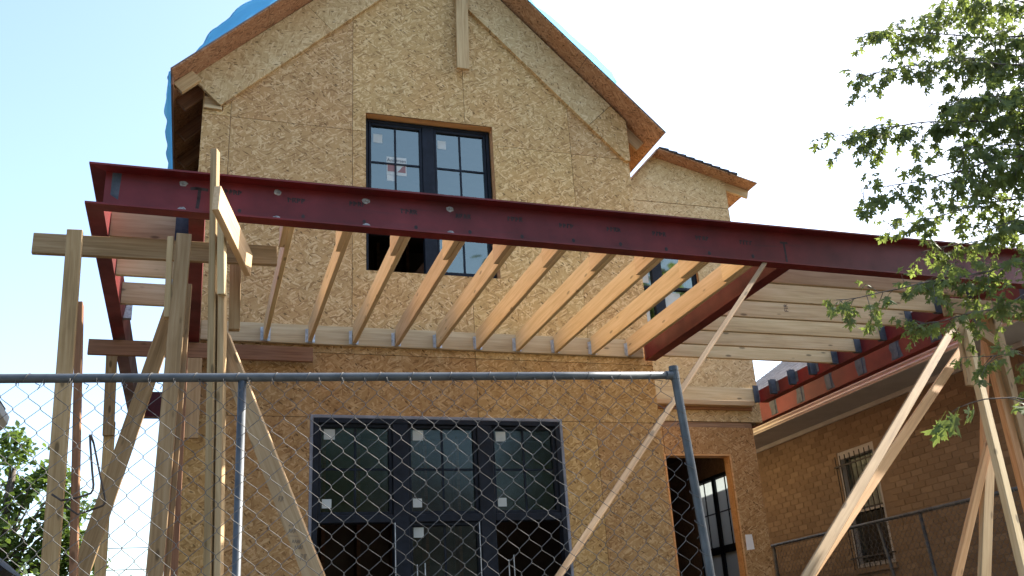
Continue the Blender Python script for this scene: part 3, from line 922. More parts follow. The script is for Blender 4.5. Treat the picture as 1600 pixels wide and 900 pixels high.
for k in range(9):                                     # primed weld plates on the outer channel
    y = 6.35 + .613 * k
    mb = MB(); mb.box((7.222, y - .035, 4.462), (7.2295, y + .035, 4.70)); mb.prism([(y - .07 - random.uniform(0, .035), 4.456), (y - .01, 4.454), (y + .07 + random.uniform(0, .035), 4.458), (y + .06 + random.uniform(0, .04), 4.53), (y + .06 + random.uniform(0, .05), 4.60), (y + .05 + random.uniform(0, .04), 4.70), (y, 4.716), (y - .05 - random.uniform(0, .04), 4.70), (y - .05 - random.uniform(0, .05), 4.60), (y - .055 - random.uniform(0, .04), 4.52)], 7.2285, 7.2298, 0)
    mb.build('weld_plate', 'grey_primer', right_out)
for y in (6.39, 7.08, 7.69):
    j = side_joist(-.664, -.160, y, 0)
    bpy.context.view_layer.update()
    grey_hanger(-.245, -.155, y, parent=j)
MB().hexa([(-.662, 8.05, 4.46), (-.60, 8.05, 4.46), (-.60, 8.10, 4.46), (-.662, 8.10, 4.46), (-.662, 8.25, 4.66), (-.615, 8.25, 4.66), (-.615, 8.29, 4.66), (-.662, 8.29, 4.66)]).build('bracket', 'weld', porch)
# pair of boards on the wing wall
lumber('ledger_board', (WL + .02, S - .028, 4.535), (6.60, S - .028, 4.535), .038, .185, 'wood_pale', porch)
lumber('ledger_board', (WL + .02, S - .024, 4.390), (6.52, S - .024, 4.390), .046, .095, 'wood_red', porch)
lumber('ledger_board', (WL + .02, S - .09, 4.405), (6.50, S - .09, 4.405), .09, .06, 'wood', porch)
MB().box((6.56, S - .06, 4.44), (6.634, S - .05, 4.66)).build('joist_hanger', 'grey_primer', porch)
# the word stamped on one pale joist
mw = frame_mw((5.20, 6.385 + .4075 * 2 - .0016, 4.565), (0, 0, 1), (0, -1, 0))
text_mesh('grade_stamp', 'FIR', .062, 'dark_mark', porch, mw)

# ---------------------------------------------------------------- temporary shoring lumber, left side
G = 'temporary shoring lumber'
def brace(name, p0, p1, w, h, mat, label, face=(0, -1, 0), group=G, cat='lumber'):
    return lumber(name, p0, p1, w, h, mat, None, face, 0, label, cat, group)
brace('cross_board', (-1.080, 6.15, 4.256), (.433, 6.15, 4.283), .038, .140, 'wood_aged', 'weathered horizontal board across the left posts, just under the steel', cat='board')
brace('cross_board', (-.958, 8.52, 4.347), (.951, 8.52, 4.350), .038, .138, 'wood_red', 'reddish horizontal board nailed to the house front under the ledger', cat='board')
p = Vector((-.793, 5.78, 4.200)); q = Vector((-.716, 5.78, 2.174))
brace('shoring_post', p, to_ground(p, q), .05, .088, 'wood_aged', 'leftmost tall weathered post, holding the outer end of the upper cross board', cat='post')
p = Vector((-.745, 5.97, 3.800)); q = Vector((-.617, 5.97, 2.19))
brace('shoring_post', p, to_ground(p, q), .088, .041, 'wood_red', 'narrow reddish post edge-on just right of the leftmost post', cat='post')
p = Vector((-.785, 8.72, 4.435)); q = Vector((-.745, 8.72, 3.62))
brace('shoring_post', p, q, .038, .092, 'wood_aged', 'upper piece of the spliced post under the left steel beam', cat='post')
p = Vector((-.745, 8.765, 3.75)); q = Vector((-.707, 8.765, 2.456))
brace('shoring_post', p, to_ground(p, q), .038, .090, 'wood', 'lower piece of the spliced post under the left steel beam', cat='post')
p = Vector((-.245, 6.95, 4.15)); q = Vector((-.681, 6.95, 2.292))
brace('diagonal_brace', p, to_ground(p, q), .038, .112, 'wood_aged', 'slanting brace leaning left from the corner post down to the yard', cat='brace')
p = Vector((-.168, 5.86, 4.262)); q = Vector((-.192, 5.86, 2.167))
brace('shoring_post', p, to_ground(p, q), .05, .092, 'wood_aged', 'wide post in front of the house corner, left of the tall double post', cat='post')
p = Vector((-.250, 5.885, 4.245)); q = Vector((-.233, 5.885, 3.70))
brace('shim_board', p, q, .06, .038, 'wood', 'short narrow piece beside the top of the wide corner post', cat='board')
p = Vector((-.115, 5.93, 3.95)); q = Vector((-.125, 5.93, 2.2))
brace('shoring_post', p, to_ground(p, q), .038, .030, 'wood_aged', 'thin weathered strip along the right side of the wide corner post', cat='post')
p = Vector((-.150, 6.62, 3.72)); q = Vector((-.120, 6.62, 2.237))
brace('shoring_post', p, to_ground(p, q), .06, .085, 'wood_red', 'dark brown post behind the wide corner post, nearest the house corner', cat='post')
brace('hanging_board', (-.085, 8.515, 4.276), (-.078, 8.515, 3.556), .038, .140, 'wood', 'short upright board hanging below the reddish board at the house corner', cat='board')
p = Vector((-.012, 5.80, 4.862)); q = Vector((.096, 5.80, 2.151))
brace('shoring_post', p, to_ground(p, q), .060, .042, 'wood_aged', 'tallest upright of the double post, rising past the front steel beam', (-.38, -1, 0), cat='post')
brace('scab_board', (.052, 5.735, 4.375), (.082, 5.735, 3.815), .05, .045, 'wood_pale', 'short sunlit piece nailed to the front of the double post', (-.38, -1, 0), cat='board')
p = Vector((.086, 5.80, 3.86)); q = Vector((.150, 5.80, 2.146))
brace('shoring_post', p, to_ground(p, q), .060, .040, 'wood', 'right-hand upright of the double post with a sunlit edge', (-.38, -1, 0), cat='post')
lumber('tie_board', (.012, 5.40, 4.315), (.245, 6.08, 4.175), .042, .180, 'wood_joist', None, (1, -.2, 0), 0, 'sunlit board running back from the double post towards the house', 'board', G)
p = Vector((.172, 6.52, 4.43)); q = Vector((.186, 6.52, 3.862))
brace('scab_board', p, q, .06, .075, 'wood_aged', 'short upright block hanging behind the double post under the sunlit board', cat='board')
p = Vector((.090, 5.90, 3.60)); q = Vector((.655, 5.55, 2.10))
mbrace = brace('diagonal_brace', p, to_ground(p, q), .038, .112, 'wood', 'slanting brace with handwriting, running down in front of the lower window', (-.34, -1, -.20), cat='brace')
bpy.context.view_layer.update()
mwb = mbrace.matrix_world
L0 = (q - p).length
def on_brace(along, across, xdir, ydir):
    # pen marks on the front face of the brace
    o = mwb @ Vector((along, across, .0203))
    return o
# lettering runs level across the slanting board
fn = (mwb.to_3x3() @ Vector((0, 0, 1))).normalized()
def lvl(along, across):
    o = mwb @ Vector((along, across, .0206))
    return frame_mw(o, Vector((1, 0, -.05)), fn)
o = text_mesh('handwriting', '2x2', .036, 'pencil', None, lvl(L0 * .80, .0)); o.parent = mbrace; o.matrix_parent_inverse = mwb.inverted()
def hand(along, n, h, wdt):
    st = []
    x = -wdt / 2
    for k in range(n):
        w = wdt / n * .75
        st.append([(x, -h / 2), (x + w * .2, h / 2), (x + w * .8, h * random.uniform(.1, .5)), (x + w * .4, 0), (x + w, -h / 2)]); x += wdt / n
    o = scribble(st, .003, 'pencil', None, lvl(along, 0), 'handwriting'); o.parent = mbrace; o.matrix_parent_inverse = mwb.inverted()
hand(L0 * .825, 5, .020, .075); hand(L0 * .865, 6, .018, .080); hand(L0 * .887, 6, .018, .08); hand(L0 * .925, 3, .035, .06); hand(L0 * .70, 3, .03, .05)
o = scribble([[(-.05, 0), (.05, .0)]], .0025, 'pencil', None, lvl(L0 * .845, 0), 'handwriting'); o.parent = mbrace; o.matrix_parent_inverse = mwb.inverted()

# right side
p = Vector((4.19, 5.985, 4.43)); q = Vector((1.80, 4.75, 2.01))
brace('diagonal_brace', p + (p - q) * .004, to_ground(p, q), .032, .034, 'wood_aged', 'long thin brace slanting from the red beam corner down behind the fence', (-.30, -1, .35), cat='brace')
GR = 'shoring by the brick house'
p = Vector((5.92, 5.93, 4.02)); q = Vector((3.163, 4.6, 1.943))
brace('diagonal_brace', p, to_ground(p, q), .05, .058, 'wood_aged', 'pale brace leaning across the brick house window', (-.3, -1, .1), GR, 'brace')
p = Vector((6.31, 6.3, 3.945)); q = Vector((4.30, 5.5, 2.497))
brace('diagonal_brace', p, to_ground(p, q), .05, .070, 'wood_orange', 'orange-brown brace behind the pale brace at the brick house', (-.3, -1, .1), GR, 'brace')
brace('scab_board', (6.015, 6.0, 4.10), (5.968, 6.0, 3.484), .038, .075, 'wood', 'short board on the side of the right shoring leg', group=GR, cat='board')
p = Vector((6.110, 6.05, 4.10)); q = Vector((5.344, 5.3, 1.985))
brace('shoring_post', p, to_ground(p, q), .06, .062, 'wood_pale', 'long pale leg slanting down to the right corner of the view', group=GR, cat='post')
p = Vector((6.466, 6.2, 4.25)); q = Vector((6.254, 6.0, 2.667))
brace('shoring_post', p, to_ground(p, q), .06, .080, 'wood_orange', 'orange upright of the right shoring, beside the leaves', group=GR, cat='post')
p = Vector((6.500, 6.1, 4.25)); q = Vector((6.355, 6.0, 2.667))
brace('shoring_post', p, to_ground(p, q), .06, .075, 'wood_aged', 'greyish upright paired with the orange one at the right edge', group=GR, cat='post')
p = Vector((5.727, 5.72, 2.945)); q = Vector((4.966, 5.5, 1.987))
brace('shoring_post', p, to_ground(p, q), .04, .055, 'wood_orange', 'left leg of the narrow upside-down V at the lower right', group=GR, cat='brace')
p = Vector((5.735, 5.74, 2.90)); q = Vector((5.193, 5.5, 1.98))
brace('shoring_post', p, to_ground(p, q), .04, .085, 'wood', 'wide right leg of the narrow upside-down V at the lower right', group=GR, cat='brace')
brace('header_beam', (5.98, 6.08, 4.20), (7.25, 6.10, 4.22), .09, .14, 'wood_aged', 'timber header carried by the right shoring under the steel beam', group=GR, cat='beam')
p = Vector((6.62, 6.35, 4.1)); q = Vector((6.02, 6.2, 2.6))
brace('diagonal_brace', p, to_ground(p, q), .04, .06, 'wood_orange', 'orange brace crossing behind the right uprights', group=GR, cat='brace')
brace('gusset_block', (6.17, 6.04, 4.02), (6.42, 6.07, 3.90), .04, .09, 'wood_aged', 'small wooden block tying the right shoring legs together at the top', group=GR, cat='board')

# bent black rods by the left posts
rod = empty('bent_rods', 'thin black rods bent into hooks between the left posts', 'rod')
Yr = 6.6
o = MB().tube([(-0.733, 5.648, 2.585), (-0.680, 5.620, 2.548), (-0.606, 5.620, 2.561), (-0.539, 5.620, 2.585), (-0.530, 5.620, 2.604), (-0.530, 5.620, 2.632), (-0.544, 5.620, 2.709), (-0.566, 5.620, 2.846), (-0.574, 5.620, 2.907), (-0.568, 5.611, 2.902), (-0.551, 5.606, 2.860)], .0060, 6).build('rod', 'rust', rod, smooth=True)
o = MB().tube([(-0.562, 5.634, 2.888), (-0.553, 5.629, 2.867), (-0.509, 5.629, 2.709), (-0.463, 5.629, 2.551), (-0.463, 5.629, 2.535), (-0.475, 5.629, 2.519), (-0.594, 5.639, 2.476), (-0.656, 5.648, 2.518)], .0055, 6).build('rod', 'rust', rod, smooth=True)

# ---------------------------------------------------------------- chain-link fence in front
def chain_mesh(P, ncol, nrow, top_knuckle=True, r=.0013, sides=4, wob=0.0):
    """P(c, k) gives the 3D point of knot column c, row k and the weave normal"""
    mb = MB()
    for i in range(ncol):
        pts = []
        for k in range(nrow + 1):
            c = i if (k + i) % 2 == 0 else i + 1
            pos, n = P(c, k)
            side = 1 if c == i else -1
            nx, _ = P(i + .5, k)
            inward = (nx - pos).normalized()
            e = n * (.0032 * side)
            # rounded bend at each knot
            pts.append(pos + e + Vector((0, 0, .0075)) + inward * .0035)
            pts.append(pos - e * .6 - inward * .0015)
            pts.append(pos + e - Vector((0, 0, .0075)) + inward * .0035)
        if top_knuckle:
            a = pts[0]
            pts = [a + Vector((random.uniform(-.012, .012), .004, -.012)), a + Vector((0, .006, .012))] + pts
        mb.tube(pts, r, sides, cap=False)
    return mb
FY = 3.60
def rail_z(x): return 2.632 + .0375 * (x + .68)
fence = empty('chain_link_fence', 'chain-link fence with grey pipe rail in front of the house', 'fence')
RX0, RX1 = -1.6, 1.962
MB().tube([(x, FY, rail_z(x)) for x in (RX0, -.8, 0, .8, 1.4, RX1 - .02)], .0168, 14).build('top_rail', 'pipe', fence, smooth=True)
MB().tube([(.142, FY + .002, rail_z(.14) - .015), (.160, FY + .002, 1.4), (.175, FY + .002, .60)], .0155, 14).build('post', 'pipe', fence, smooth=True)
MB().tube([(-1.55, FY + .002, rail_z(-1.5) - .015), (-1.55, FY + .002, .60)], .0155, 14).build('post', 'pipe', fence, smooth=True)
mb = MB(); mb.tube([(1.966, FY, rail_z(1.97) + .034), (2.000, FY, 2.2), (2.075, FY - .02, .60)], .0185, 16)
mb.tube([(1.9655, FY, rail_z(1.97) + .020), (1.9657, FY, rail_z(1.97) + .040)], .0210, 16)
mb.tube([(1.9668, FY, rail_z(1.97) - .018), (1.9660, FY, rail_z(1.97) + .014)], .0215, 16)
mb.tube([(1.925, FY, rail_z(1.93)), (1.966, FY, rail_z(1.97))], .0195, 14)
mb.build('post', 'pipe', fence, smooth=False)
CW = .0436
def PF(c, k):
    x = RX0 + .02 + c * CW
    x += max(0, x) / 1.9 * (.016 + .052 * k * CW)
    z = rail_z(x) - .026 - k * CW * 1.03
    w = .004 * math.sin(c * .9 + k * .5) + .005 * mnoise.noise(Vector((x * 2.3, z * 2.3, 1.7)))
    return Vector((x + .004 * mnoise.noise(Vector((x * 3, z * 3, 9))), FY - .020 + w, z + .004 * mnoise.noise(Vector((x * 3, z * 3, 4)))), ), Vector((0, 1, 0))
ncol = int((RX1 - RX0 - .05) / CW)
o = chain_mesh(PF, ncol, 42).build('wire_mesh', 'wire', fence, smooth=True, fix=False); tag(o, kind='stuff')
x = -.74; n_t = 0
while x < 1.92:
    # wire ties wound over the rail
    pts = []
    for k in range(15):
        a = -1.2 + k * .42
        pts.append((x + .0033 * k, FY - .0185 * math.cos(a), rail_z(x) + .0185 * math.sin(a)))
    pts += [(x + .06, FY - .022, rail_z(x) - .03), (x + .052, FY - .018, rail_z(x) - .045)]
    MB().tube(pts, .0016, 5).build('tie_wire', 'wire', fence, smooth=True)
    x += random.uniform(.12, .165); n_t += 1
for k in range(9):
    zc = 2.58 - k * .12
    xc = 1.97 + (2.62 - zc) * .055
    pts = [(xc + .0205 * math.cos(a), FY + .0205 * math.sin(a), zc - .012 * (a + math.pi)) for a in [(-1.25 + .2 * j) * math.pi for j in range(11)]]
    MB().tube(pts, .0017, 5).build('tie_wire', 'wire', fence, smooth=True)

# ---------------------------------------------------------------- blue tarp on the roof
def lerp_tab(tab, x):
    if x <= tab[0][0]: return tab[0][1]
    for (a, va), (b, vb) in zip(tab, tab[1:]):
        if x <= b:
            t = (x - a) / (b - a); t = t * t * (3 - 2 * t); return va + (vb - va) * t
    return tab[-1][1]
prof = [(-.45, .035), (-.26, .04), (-.15, .12), (.05, .24), (.35, .28), (.7, .22), (1.2, .10), (2.0, .06), (2.2, .06), (3.4, .05), (3.6, .10), (3.95, .155), (4.15, .13), (4.22, .04), (4.30, .03)]
ny, nx = 46, 120
tv, tf_ = [], []
for i in range(nx + 1):
    s_ = i / nx
    for j in range(ny + 1):
        t_ = j / ny
        y = 8.31 + t_ * t_ * 6.5
        if s_ < .08:
            q = s_ / .08
            dz = .27 * (1 - q) + .02 * math.sin(y * 9) * (1 - q)
            x = -.485 - .012 * math.sin(y * 14 + 1) * (1 - q) - .02 * (1 - q)
            tv.append((x, y + .01, 7.05 + .035 - dz)); continue
        x = -.47 + (s_ - .08) / .92 * 4.70
        zr = min(x + 7.5, 11.85 - x)
        n = (-.707, .707) if x < 2.175 else (.707, .707)
        if abs(x - 2.175) < .15: n = (0, 1)
        h = lerp_tab(prof, x) * (1.0 - .75 * min(1, max(0, (y - 9.2) / 2.5))) * (.72 + .28 * min(1, (y - 8.31) / .35))
        f1 = mnoise.noise(Vector((x * 1.5, y * 3.5, 2.2))); f2 = abs(mnoise.noise(Vector((x * 5 + y * 2, y * 4.5, 7.1))))
        f3 = abs(mnoise.noise(Vector((x * 2.2 - y, y * 9, 3.1))))
        h = .030 + max(0, h - .03) * (1 + .25 * f1) + .05 * f2 + .05 * f3
        tv.append((x + n[0] * h, y, zr + n[1] * h))
for i in range(nx):
    for j in range(ny):
        a = i * (ny + 1) + j
        tf_.append((a, a + ny + 1, a + ny + 2, a + 1))
o = mk('tarp', tv, tf_, 'tarp', smooth=False)
for p_ in o.data.polygons: p_.use_smooth = True
md = o.modifiers.new('thickness', 'SOLIDIFY'); md.thickness = .002
tag(o, 'wind-puffed blue tarp lying over the house roof and hanging past its left eave', 'tarp')

# ---------------------------------------------------------------- brick house on the right
NX, NY0, NY1 = 8.40, 7.60, 17.0
nb = empty('brick_house', 'tan brick house with cream eave and barred window on the right', 'house')
NWIN = (10.30, 11.075, 2.50, 4.035)
mb = MB()
for p_ in minus_rect([rect(NY0, NY1, .70, 4.51)], NWIN): mb.prism(p_, NX + .003, NX + .25, 0)
mb.box((NX + .26, NY0, .70), (20.2, NY0 + .25, 4.51)); mb.box((20.0, NY0 + .26, .70), (20.25, NY1, 4.51)); mb.box((NX + .26, NY1 - .25, .70), (19.9, NY1, 4.51))
nwall = mb.build('wall', 'mortar', nb)
BL, BH = .200, .066
bm_ = MB().cbox((-.004, -BL / 2, -BH / 2), (.05, BL / 2, BH / 2), .0015)
proto = None
bricks = []
row = 0
z = .74
while z < 4.50:
    off = (row % 2) * .1055
    y = NY0 + BL / 2 + off * 0 + (row % 2) * .1055
    while y < NY1:
        a, b, c, d = y - BL / 2, y + BL / 2, z - BH / 2, z + BH / 2
        if not (b > NWIN[0] and a < NWIN[1] and d > NWIN[2] - .08 and c < NWIN[3] + .02): bricks.append((y, z))
        y += .211
    row += 1; z += .0762
def inframe(y, z_):
    v = Vector((NX, y, z_)) - Vector((0, 0, 1.6))
    q = v.dot(cw); px = 800 + 1488 * v.dot(cr) / q; py = 450 + 1488 * v.dot(cd) / q
    return -10 < px < 1600 and 560 < py < 905
vis = sorted([b for b in bricks if inframe(*b) and b[0] < 12.2], key=lambda b: b[0])
own = set(vis[:300])
rest = MB()
for b in bricks:
    if b in own:
        mw = Matrix.Translation((NX + .002 + random.uniform(-.0015, .0015), b[0], b[1]))
        if proto is None: proto = bm_.build('brick', 'brick', nwall, mw)
        else:
            c = proto.copy(); COL.objects.link(c); c.parent = nwall; c.matrix_world = mw
    else:
        e = random.uniform(-.0015, .0015)
        n0 = len(rest.v)
        x0_, x1_ = NX - .002 + e, NX + .03
        rest.box((x0_, b[0] - BL / 2, b[1] - BH / 2), (x1_, b[0] + BL / 2, b[1] + BH / 2))
o = rest.build('brickwork', 'brick', nwall); tag(o, kind='stuff')
# eave: soffit, fascia, gutter, frieze
MB().box((7.79, NY0 - .62, 4.512), (NX + .3, NY1 + .3, 4.535)).build('soffit', 'soffit', nb)
MB().box((NX - .035, NY0 - .03, 4.452), (NX - .008, NY1 + .02, 4.510)).build('frieze_board', 'soffit', nb)
mb = MB(); mb.box((7.755, NY0 - .65, 4.505), (7.788, NY1 + .3, 4.60)); mb.tube([(7.742, NY0 - .66, 4.533), (7.742, NY1 + .31, 4.533)], .013, 8); mb.tube([(7.735, NY0 - .66, 4.588), (7.735, NY1 + .31, 4.588)], .018, 8)
mb.build('gutter', 'trim', nb)
MB().box((NX + .3, NY0 - .62, 4.512), (20.8, NY0 + .3, 4.533)).build('soffit', 'soffit', nb)
# hipped roof laid in shingle courses
def roof_courses(ax, ay, bx, by, cx, cy, dx, dy, z0, z1, n):
    """courses between eave edge a-b (height z0) and upper edge d-c (height z1)"""
    mb = MB()
    for k in range(n):
        t0, t1 = k / n, (k + 1.25) / n
        t1 = min(t1, 1.0)
        P = lambda s, t: Vector(((ax + (bx - ax) * s) * (1 - t) + (dx + (cx - dx) * s) * t, (ay + (by - ay) * s) * (1 - t) + (dy + (cy - dy) * s) * t, z0 + (z1 - z0) * t))
        a, b, c, d = P(0, t0), P(1, t0), P(1, t1), P(0, t1)
        up = Vector((0, 0, .016)); lo = Vector((0, 0, .002))
        mb.hexa([a + lo, b + lo, c + lo * .5, d + lo * .5, a + up, b + up, c + lo * 1.5, d + lo * 1.5])
    return mb
roof = MB()
RZ0, RZ1 = 4.60, 8.62
rk = roof_courses(7.745, 6.95, 7.745, 17.3, 14.0, 17.3, 14.0, 13.2, RZ0, RZ1, 56).build('roof', 'shingle', nb)
roof_courses(20.3, 6.95, 7.745, 6.95, 14.0, 13.2, 14.01, 13.2, RZ0, RZ1, 50).build('roof', 'shingle', nb)
roof_courses(20.3, 17.3, 20.3, 6.95, 14.0, 13.2, 14.0, 17.3, RZ0, RZ1, 20).build('roof', 'shingle', nb)
MB().prism([(7.8, 4.54), (20.2, 4.54), (14, 8.55)], 17.1, 17.28, 1).build('gable_wall', 'brick', nb)
# barred window
y0, y1, z0, z1 = NWIN
mb = MB()
for a, b in (((NX + .01, y0, z0), (NX + .16, y0 + .045, z1)), ((NX + .01, y1 - .045, z0), (NX + .16, y1, z1)), ((NX + .012, y0 + .046, z1 - .10), (NX + .158, y1 - .046, z1)), ((NX + .012, y0 + .046, z0), (NX + .158, y1 - .046, z0 + .05))): mb.box(a, b)
mb.box((NX + .06, y0 + .046, 3.20), (NX + .13, y1 - .046, 3.25))
win = mb.build('window', 'soffit', nb)
mk('glass_pane', [(NX + .10, y0 + .045, 3.25), (NX + .10, y1 - .045, 3.25), (NX + .10, y1 - .045, z1 - .1), (NX + .10, y0 + .045, z1 - .1)], [(3, 2, 1, 0)], 'glass_low', win)
mk('glass_pane', [(NX + .09, y0 + .045, z0 + .05), (NX + .09, y1 - .045, z0 + .05), (NX + .09, y1 - .045, 3.2), (NX + .09, y0 + .045, 3.2)], [(3, 2, 1, 0)], 'glass_low', win)
MB().box((NX + .13, y0 + .05, 3.27), (NX + .135, y1 - .05, z1 - .11)).build('blind', 'soffit', win)
MB().box((NX + .20, y0, z0), (NX + .22, y1, z1)).build('dark_room', 'interior', win)
MB().box((NX - .03, y0 - .03, z0 - .075), (NX + .14, y1 + .03, z0 - .003)).build('sill', 'mortar', win)
for k in range(8):
    y = y0 + .02 + k * (y1 - y0 - .04) / 7
    MB().tube([(NX - .055, y, z0 - .02), (NX - .055, y, z1 - .06)], .008, 6).build('window_bar', 'iron', win)
for zz in (z0 + .12, 3.22, z1 - .20):
    MB().box((NX - .062, y0 - .03, zz - .010), (NX - .048, y1 + .03, zz + .010)).build('window_bar', 'iron', win)
for zz in (z0 + .12, z1 - .20):
    for yy in (y0 - .025, y1 + .025):
        MB().box((NX - .06, yy - .008, zz - .008), (NX + .01, yy + .008, zz + .008)).build('bar_bracket', 'iron', win)

# side-yard fence along the brick house
fx = 7.70
sf = empty('side_yard_fence', 'low chain-link fence running along the brick house wall', 'fence')
MB().tube([(fx, 6.3, 2.912), (fx, 9, 2.905), (fx, 12.4, 2.910)], .021, 10).build('top_rail', 'pipe', sf, smooth=True)
for yy, ly in ((9.64, 9.48), (8.905, 8.85), (6.9, 6.9), (11.9, 11.9)):
    MB().tube([(fx + .01, yy, 2.90), (fx + .01, ly + (ly - yy) * 1.5, .60)], .020, 8).build('post', 'pipe', sf, smooth=True)
def PS(c, k):
    y = 6.35 + c * .041
    return Vector((fx - .024 + .003 * math.sin(c + k), y, 2.895 - k * .042)), Vector((1, 0, 0))
o = chain_mesh(PS, int(6.0 / .041), 40, r=.0030, sides=3).build('wire_mesh', 'wire', sf, smooth=True, fix=False); tag(o, kind='stuff')

# ---------------------------------------------------------------- house and shed glimpsed at the left edge
lh = empty('neighbouring_house', 'dark roof corner with white gutter at the left edge', 'house')
MB().box((-9.5, 6.5, .70), (-2.62, 11.7, 4.50)).build('wall', 'stucco', lh)
MB().hexa([(-2.17, 6.2, 4.62), (-2.17, 12.0, 4.62), (-6.0, 12.0, 7.6), (-6.0, 6.2, 7.6), (-2.15, 6.2, 4.68), (-2.15, 12.0, 4.68), (-6.0, 12.0, 7.7), (-6.0, 6.2, 7.7)]).build('roof', 'shingle_dark', lh)
MB().hexa([(-9.9, 6.2, 4.62), (-9.9, 12.0, 4.62), (-6.01, 12.0, 7.6), (-6.01, 6.2, 7.6), (-9.92, 6.2, 4.68), (-9.92, 12.0, 4.68), (-6.01, 12.0, 7.7), (-6.01, 6.2, 7.7)]).build('roof', 'shingle_dark', lh)
MB().prism([(-9.5, 4.5), (-2.62, 4.5), (-6.0, 7.5)], 11.6, 11.69, 1).build('gable_wall', 'stucco', lh)
mb = MB(); mb.prism([(-2.26, 4.44), (-2.17, 4.42), (-2.11, 4.50), (-2.10, 4.585), (-2.26, 4.585)], 6.2, 12.0, 1); mb.prism([(-2.56, 4.36), (-2.27, 4.42), (-2.27, 4.47), (-2.56, 4.47)], 6.2, 11.98, 1)
mb.build('gutter', 'white', lh)
sh = empty('garden_shed', 'dark sloping shed roof in the bottom left corner', 'shed')
MB().box((-5.2, 13.0, .70), (-2.5, 15.5, 2.75)).build('wall', 'stucco', sh)
MB().hexa([(-2.14, 12.8, 2.92), (-2.14, 15.7, 2.92), (-3.85, 15.7, 4.4), (-3.85, 12.8, 4.4), (-2.08, 12.8, 2.98), (-2.08, 15.7, 2.98), (-3.85, 15.7, 4.5), (-3.85, 12.8, 4.5)]).build('roof', 'shingle_dark', sh)
MB().hexa([(-5.5, 12.8, 2.92), (-5.5, 15.7, 2.92), (-3.86, 15.7, 4.4), (-3.86, 12.8, 4.4), (-5.56, 12.8, 2.98), (-5.56, 15.7, 2.98), (-3.86, 15.7, 4.5), (-3.86, 12.8, 4.5)]).build('roof', 'shingle_dark', sh)
for zz, lab in ((5.30, 'upper of the two thin overhead cables behind the left posts'), (4.70, 'lower of the two thin overhead cables behind the left posts')):
    o = MB().tube([(-30 + k * 2.0, 30, zz + .0012 * (k * 2 - 30) ** 2 * .15) for k in range(31)], .012, 5).build('overhead_cable', 'lath', smooth=True)
    tag(o, lab, 'cable', 'overhead cables')

# ---------------------------------------------------------------- trees
def leaf_outline(v):
    rr = random.Random(v)
    half = [(.06, .03), (.34, -.10), (.20, .10), (.33, .17), (.10, .25), (.34, .37), (.66, .62), (.44, .56), (.40, .68), (.25, .56), (.10, .44), (.16, .66), (.25, .78), (.12, .80), (.07, .94)]
    half = [(x * rr.uniform(.85, 1.12), y + rr.uniform(-.02, .02)) for x, y in half]
    pts = [(0, 0)] + half + [(0, 1.05)] + [(-x * rr.uniform(.9, 1.1), y) for x, y in half[::-1]]
    return pts
def leaf_data(v):
    pts = leaf_outline(v)
    rr = random.Random(v + 50)
    fold = rr.uniform(.10, .40); droop = rr.uniform(.05, .40)
    V = [(0, .42, -droop * .17)] + [(x, y, -fold * abs(x) - droop * y * y) for x, y in pts]
    n = len(pts)
    Fc = [(0, 1 + i, 1 + (i + 1) % n) for i in range(n)]
    # petiole
    V += [(-.012, 0, 0), (.012, 0, 0), (.012, -.45, .06), (-.012, -.45, .06)]
    Fc.append((n + 1, n + 2, n + 3, n + 4))
    return V, Fc
LEAFS = [leaf_data(v) for v in range(5)]
def leaf_mw(pos, tip, nrm, size):
    y = Vector(tip).normalized(); zn = Vector(nrm); zn = (zn - y * zn.dot(y))
    if zn.length < 1e-4: zn = y.orthogonal()
    zn.normalize(); x = y.cross(zn)
    mm = Matrix((x * size, y * size, zn * size)).transposed().to_4x4(); mm.translation = pos
    return mm

